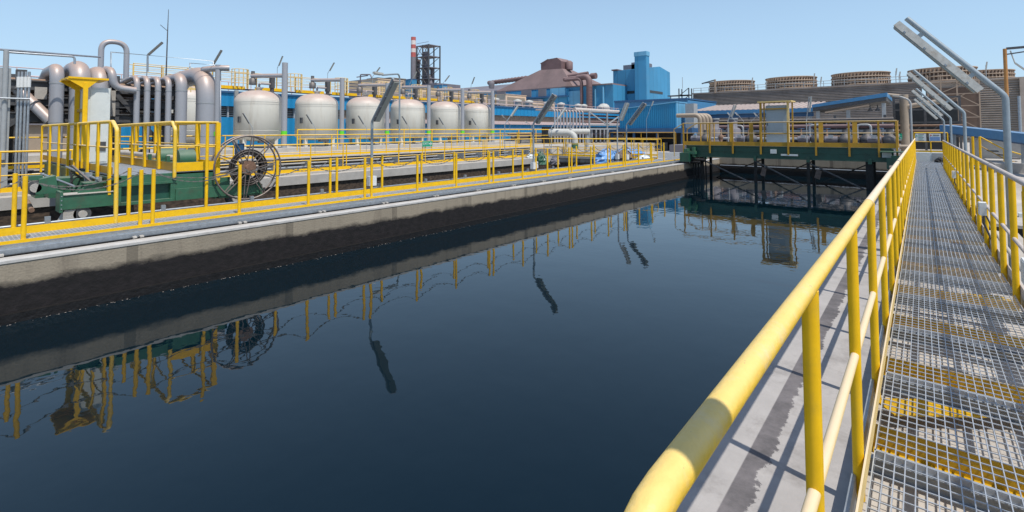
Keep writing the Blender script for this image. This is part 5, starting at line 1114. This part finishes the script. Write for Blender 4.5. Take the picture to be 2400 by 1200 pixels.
# white wall & small walls at yard
a = at(1540, 350, Y=27.5); tag(MB().box(-11.9, -9.45, 27.6, 27.8, -.42, .28).build('low_wall', WPL), 'white low wall at the end of the chain-post walkway by the bridge', 'wall')
t = T('end_wall', 'pale low wall closing the end of the foreground walkway', 'wall', (.2, 31.2, -.4)); MB().box(-.32, .9, 31.15, 31.4, -.4, .42).build('wall_face', SIGNW, t); MB().box(.36, .9, 31.13, 31.15, -.05, .40).build('grey_patch', SIGNB if False else GREY, t)
simplerail('small yellow railing on top of the pale end wall', [(-.3, 31.6), (.95, 31.6)], .43, .95, .6, toe=.07, parts_mid=1)
clump('cable_coil', 'black coil of hoses at the far right end of the walkway', 'hoses', .62, 30.6, .0, .2, .3, .22, BLACK, seed=40)
def sign(label, x0, x1, y, z0, z1, m_, lines=None, txt=None, arrow=False, m2=None, facing=-1):
    t = T('sign', label, 'sign', ((x0+x1)/2, y, z0)); MB().box(x0, x1, y-.012, y+.012, z0, z1).build('board', m_, t)
    return t
a = at(2145, 313, Y=31.6); b = at(2171, 331, Y=31.6); s = sign('pale notice board with green lines of writing at the walkway end, left one', a.x, b.x, 31.5, b.z, a.z, SIGNW)
for k in range(5): MB().box(a.x+.12, b.x-.08-.05*(k % 2), 31.48, 31.487, a.z-.06-.07*k, a.z-.04-.07*k).build('writing', SGREEN if k % 2 else DARKM, s)
MB().prism([(a.x+.02, 31.48, a.z-.14), (a.x+.09, 31.48, a.z-.14), (a.x+.055, 31.48, a.z-.06)], (0, .006, 0)).build('triangle_mark', SGREEN, s)
a = at(2177, 313, Y=31.6); b = at(2205, 331, Y=31.6); s = sign('white and blue notice board at the walkway end, right one', a.x, b.x, 31.5, b.z, a.z, SIGNW)
MB().box(a.x+.03, b.x-.03, 31.48, 31.487, b.z+.02, b.z+(a.z-b.z)*.55).build('blue_field', SIGNB, s); MB().box(a.x+.15, b.x-.05, 31.48, 31.487, a.z-.1, a.z-.06).build('writing', DARKM, s); MB().tube([(a.x+.07, 31.482, a.z-.08), (a.x+.07, 31.488, a.z-.08)], .035, 14).build('round_mark', RED, s)
a = at(2100, 313, Y=31.6); b = at(2115, 326, Y=31.6); s = sign('green emergency sign with a white running figure right of the far bridge', a.x, b.x, 31.5, b.z, a.z, SGREEN)
mx_, mz_ = (a.x+b.x)/2, (a.z+b.z)/2; h_ = (a.z-b.z)
MB().tube([(mx_, 31.48, mz_+h_*.28), (mx_, 31.486, mz_+h_*.28)], h_*.09, 10).bar((mx_, 31.483, mz_+h_*.18), (mx_-.02, 31.483, mz_-h_*.05), .006, .06, (1, 0, 0)).bar((mx_, 31.483, mz_-h_*.05), (mx_+.09, 31.483, mz_-h_*.35), .006, .035, (1, 0, 0)).bar((mx_, 31.483, mz_-h_*.05), (mx_-.1, 31.483, mz_-h_*.32), .006, .035, (1, 0, 0)).bar((mx_-.1, 31.483, mz_+h_*.05), (mx_+.1, 31.483, mz_+h_*.16), .006, .03, (1, 0, 0)).build('running_figure', SIGNW, s)
# EXIT sign on the far railing of second basin
a = at(990, 331, X=-18.86); b = at(1013, 343, X=-18.86)
t = T('sign', 'green EXIT sign with an arrow hung on the yellow railing before the fourth vessel', 'sign', (-18.84, (a.y+b.y)/2, b.z)); MB().box(-18.87, -18.85, a.y, b.y, b.z, a.z).build('board', SGREEN, t)
zm = (a.z+b.z)/2; W_ = b.y-a.y
text('lettering', 'EXIT', (a.z-b.z)*.62, (-18.845, a.y+W_*.33, zm), (0, 1, 0), SIGNW, t)
MB().box(-18.85, -18.843, a.y+W_*.62, a.y+W_*.82, zm-.025, zm+.025).prism([(-18.85, a.y+W_*.80, zm+.1), (-18.85, a.y+W_*.80, zm-.1), (-18.85, a.y+W_*.95, zm)], (.007, 0, 0)).build('arrow', SIGNW, t)
p = at(1275, 385, X=-11.0); t = T('junction_box', 'white junction box on legs behind the back chain posts near the basin corner', 'junction box', (-10.95, 14.05, -.1)); MB().box(-11.0, -10.85, 14.25, 14.5, .18, .42).build('box_body', WPL, t); MB().box(-10.95, -10.9, 14.3, 14.33, -.1, .18).box(-10.95, -10.9, 14.42, 14.45, -.1, .18).build('leg', GREY, t)
# yard poles
for i, (px, y0p, y1p, tx, ty) in enumerate([(1183, 292, 330, 1211, 249), (1292, 300, 340, 1324, 252), (1195, 292, 325, 1178, 270), (1246, 295, 330, 1233, 285), (1515, 280, 350, 1530, 237)]):
    X_ = -19.5 if i < 4 else -13
    p = at(px, y0p, X=X_); q = at(tx, ty, X=X_+.35 if i in (0, 1, 4) else X_-.2); d = q-p
    lamp(['strip lamp leaning right over the brown window band', 'pale strip lamp leaning right beside the silver pipe manifold', 'short thin lamp leaning left before the blue hall', 'very small lamp leaning left before the lower blue wall', 'strip lamp leaning right in front of the blue shed'][i], X_, p.y, -.4, p.z, d.length, tuple(d), flen=d.length*.8, s=.7 if i in (0, 1) else .35, box=False, group='strip lamps in the middle yard')
# flat yard pipework strip behind the second railing (right of vessels)
t = T('pipe_run', 'tangle of dark horizontal pipes and valves at the foot of the open blue wall', 'pipes', (-30, 40, .0))
for k, (x, z, r, mm_) in enumerate([(-28, .95, .12, DARKM), (-28.4, 1.25, .08, RUST), (-27.6, .75, .1, GALV), (-28.8, .6, .14, DARKM), (-27.2, 1.1, .05, CREAMP)]): MB().tube([(x, 33.5, z), (x, 62, z)], r, 8).build('pipe', mm_, t)
for i in range(14):
    y = 34+i*2; MB().lathe((-27.6, y, .4), [(.18, 0), (.28, .3), (.1, .5), (.06, 1.0), (.25, 1.02), (.25, 1.06)], 10).build('valve', [DARKM, RUST, GALV][i % 3], t)
tag(MB().box(-27, -19.6, 27.6, 60, -.42, .35).build('plinth', CONC), 'dusty cream slab between the railings and the open blue wall', 'plinth')

# ================================================================== RIGHT SIDE OF WALKWAY
t = T('tank_wall', 'dark basin wall and pale coping right of the foreground walkway', 'wall', (1.6, 10, -1.3))
MB().box(1.0, 1.37, -8, 13.4, -1.4, -.55).build('wall_face', BLACK, t); MB().box(.95, 1.40, -8, 13.4, -.55, -.5).build('coping', CONC, t)
MB().box(.95, 12.6, 13.4, 13.9, -1.4, -.34).build('wall_face', BLACK, t); MB().box(.95, 12.6, 13.35, 17.5, -.34, -.28).build('coping', CONC, t)
MB().box(1.5, 12, 14.6, 14.75, -.279, -.20).build('kerb', SIGNW, t)
a = at(2228, 302, Y=40); b = at(2412, 324, Y=31)
t = T('conveyor_cover', 'long pale blue covered duct sloping down across the right edge', 'duct', a)
d = (b-a).normalized(); MB().bar(a-d*1, b+d*6, .5, .42).build('cover', BLUEM, t); MB().bar(a-d*1+V((0, -.27, -.26)), b+d*6+V((0, -.27, -.26)), .1, .1).build('edge_beam', BLUED, t)
for f in (0.05, .95): q = a.lerp(b, f); MB().box(q.x-.1, q.x+.1, q.y-.1, q.y+.1, -.42, q.z-.3).build('column', GREY, t)
a = at(2285, 326, Y=36); b = at(2420, 375, Y=36)
t = T('concrete_block', 'grey rendered concrete block below the blue duct with a yellow handrail stair', 'building', (a.x+2, 36, -.42)); MB().box(a.x, b.x+3, 36, 40, -.42, a.z).build('wall', CONC, t); MB().box(a.x-.1, b.x+3.1, 35.9, 40, a.z, a.z+.08).build('roof', CONC, t)
MB().box(at(2325, 366, Y=32).x, 14, 31, 35.9, -.42, .0).build('lower_slab', CONC, t)
p1 = at(2296, 320, Y=33); p2 = at(2353, 350, Y=33)
t = T('stair', 'yellow handrails of a short stair going down right of the walkway', 'stair', (p1.x, 33, -.42))
MB().tube([p1, p2, p2+V((2.2, 0, -.9))], .03, 10).build('handrail', YEL, t); MB().tube([p1-V((0, 0, .45)), p2-V((0, 0, .45)), p2+V((2.2, 0, -1.35))], .022, 8).build('handrail', YBR, t)
for q, dx in enumerate((0, -.25, -.5)): MB().tube([(p1.x+dx, 33, -.2), (p1.x+dx, 33, p1.z)], .05, 10).build('post', YEL, t)
MB().tube([p2, p2-V((0, 0, .8))], .035, 10).build('post', YEL, t)
for k in range(6): MB().box(p1.x+.3+k*.35, p1.x+.65+k*.35, 33.1, 34, .45-k*.17, .5-k*.17).build('tread', DARKM, t)
t = T('clarifier', 'black edged round basin rim at the right edge behind the lamp post', 'basin', (9, 22, -.42))
MB().lathe((8.4, 24.5, -1.25), [(5.2, 0), (5.2, 1.75), (5.0, 1.75), (5.0, 0)], 48).build('shell', BLACK, t); MB().lathe((8.4, 24.5, -1.25), [(5.25, 1.72), (5.25, 1.8), (4.9, 1.8)], 48, False).build('rim', DARKM, t)
MB().tube([(3.6, 21.5, .15), (13, 19.6, .15)], .1, 12).build('feed_pipe', GREY, t)
p = at(2134, 235, Y=36); t = T('street_lamp', 'slim pale pole with a small curved top just left of the walkway end', 'street lamp', (p.x, 36, -.4)); MB().tube(arc([(p.x, 36, -.4), (p.x, 36, p.z), (p.x-.5, 36, p.z+.25)], .4), .05, 12).build('pole', GREY, t); MB().bar((p.x-.45, 36, p.z+.24), (p.x-.8, 36, p.z+.3), .12, .06).build('lamp_head', LAMPG, t)
p = at(2388, 225, Y=40); tag(MB().tube([(p.x, 40, -.4), (p.x, 40, p.z)], .07, 10).build('pole', GALV), 'plain thin grey pole at the right edge behind the blue duct', 'pole')
# vertical process pipe right of the canopy
p = at(2118, 222, Y=56); t = T('process_pipe', 'thick dusty brown pipe standing right of the blue canopy', 'pipe', (p.x, 56, -.42)); MB().tube([(p.x, 56, -.42), (p.x, 56, p.z)], .32, 16).build('riser', CREAMP, t); MB().tube([(p.x, 56, p.z-1.1), (p.x+2.4, 56, p.z-.7)], .22, 12).build('branch', CREAMP, t); MB().tube(arc([(p.x, 56, p.z-.15), (p.x-1.4, 56, p.z+.1), (p.x-1.9, 56, p.z-.4)], .3), .15, 10).build('branch', CREAMP, t)
t = T('filter_frame', 'dark framework of the plant right of the blue canopy', 'frame', (-.5, 60, -.42)); f_ = MB()
for x in (-2.0, -.9, .3, 1.5, 2.7):
    f_.bar((x, 60, -.4), (x, 60, 4.6), .18, .18)
for z in (.9, 2.2, 3.4, 4.5): f_.bar((-2, 60, z), (2.7, 60, z), .14, .14)
for k in range(3): f_.bar((-.9+k*1.2, 60, .9), (.3+k*1.2, 60, 2.2), .1, .1)
f_.build('frame', DARKM, t); MB().box(-2, 2.7, 63, 63.3, -.4, 4.2).build('back_panel', GLASSD, t)
MB().tube([(-2, 59.5, 1.4), (3, 59.5, 1.4)], .14, 10).tube([(-2, 59.5, 1.9), (3, 59.5, 1.9)], .1, 10).build('pipe', RUST, t)
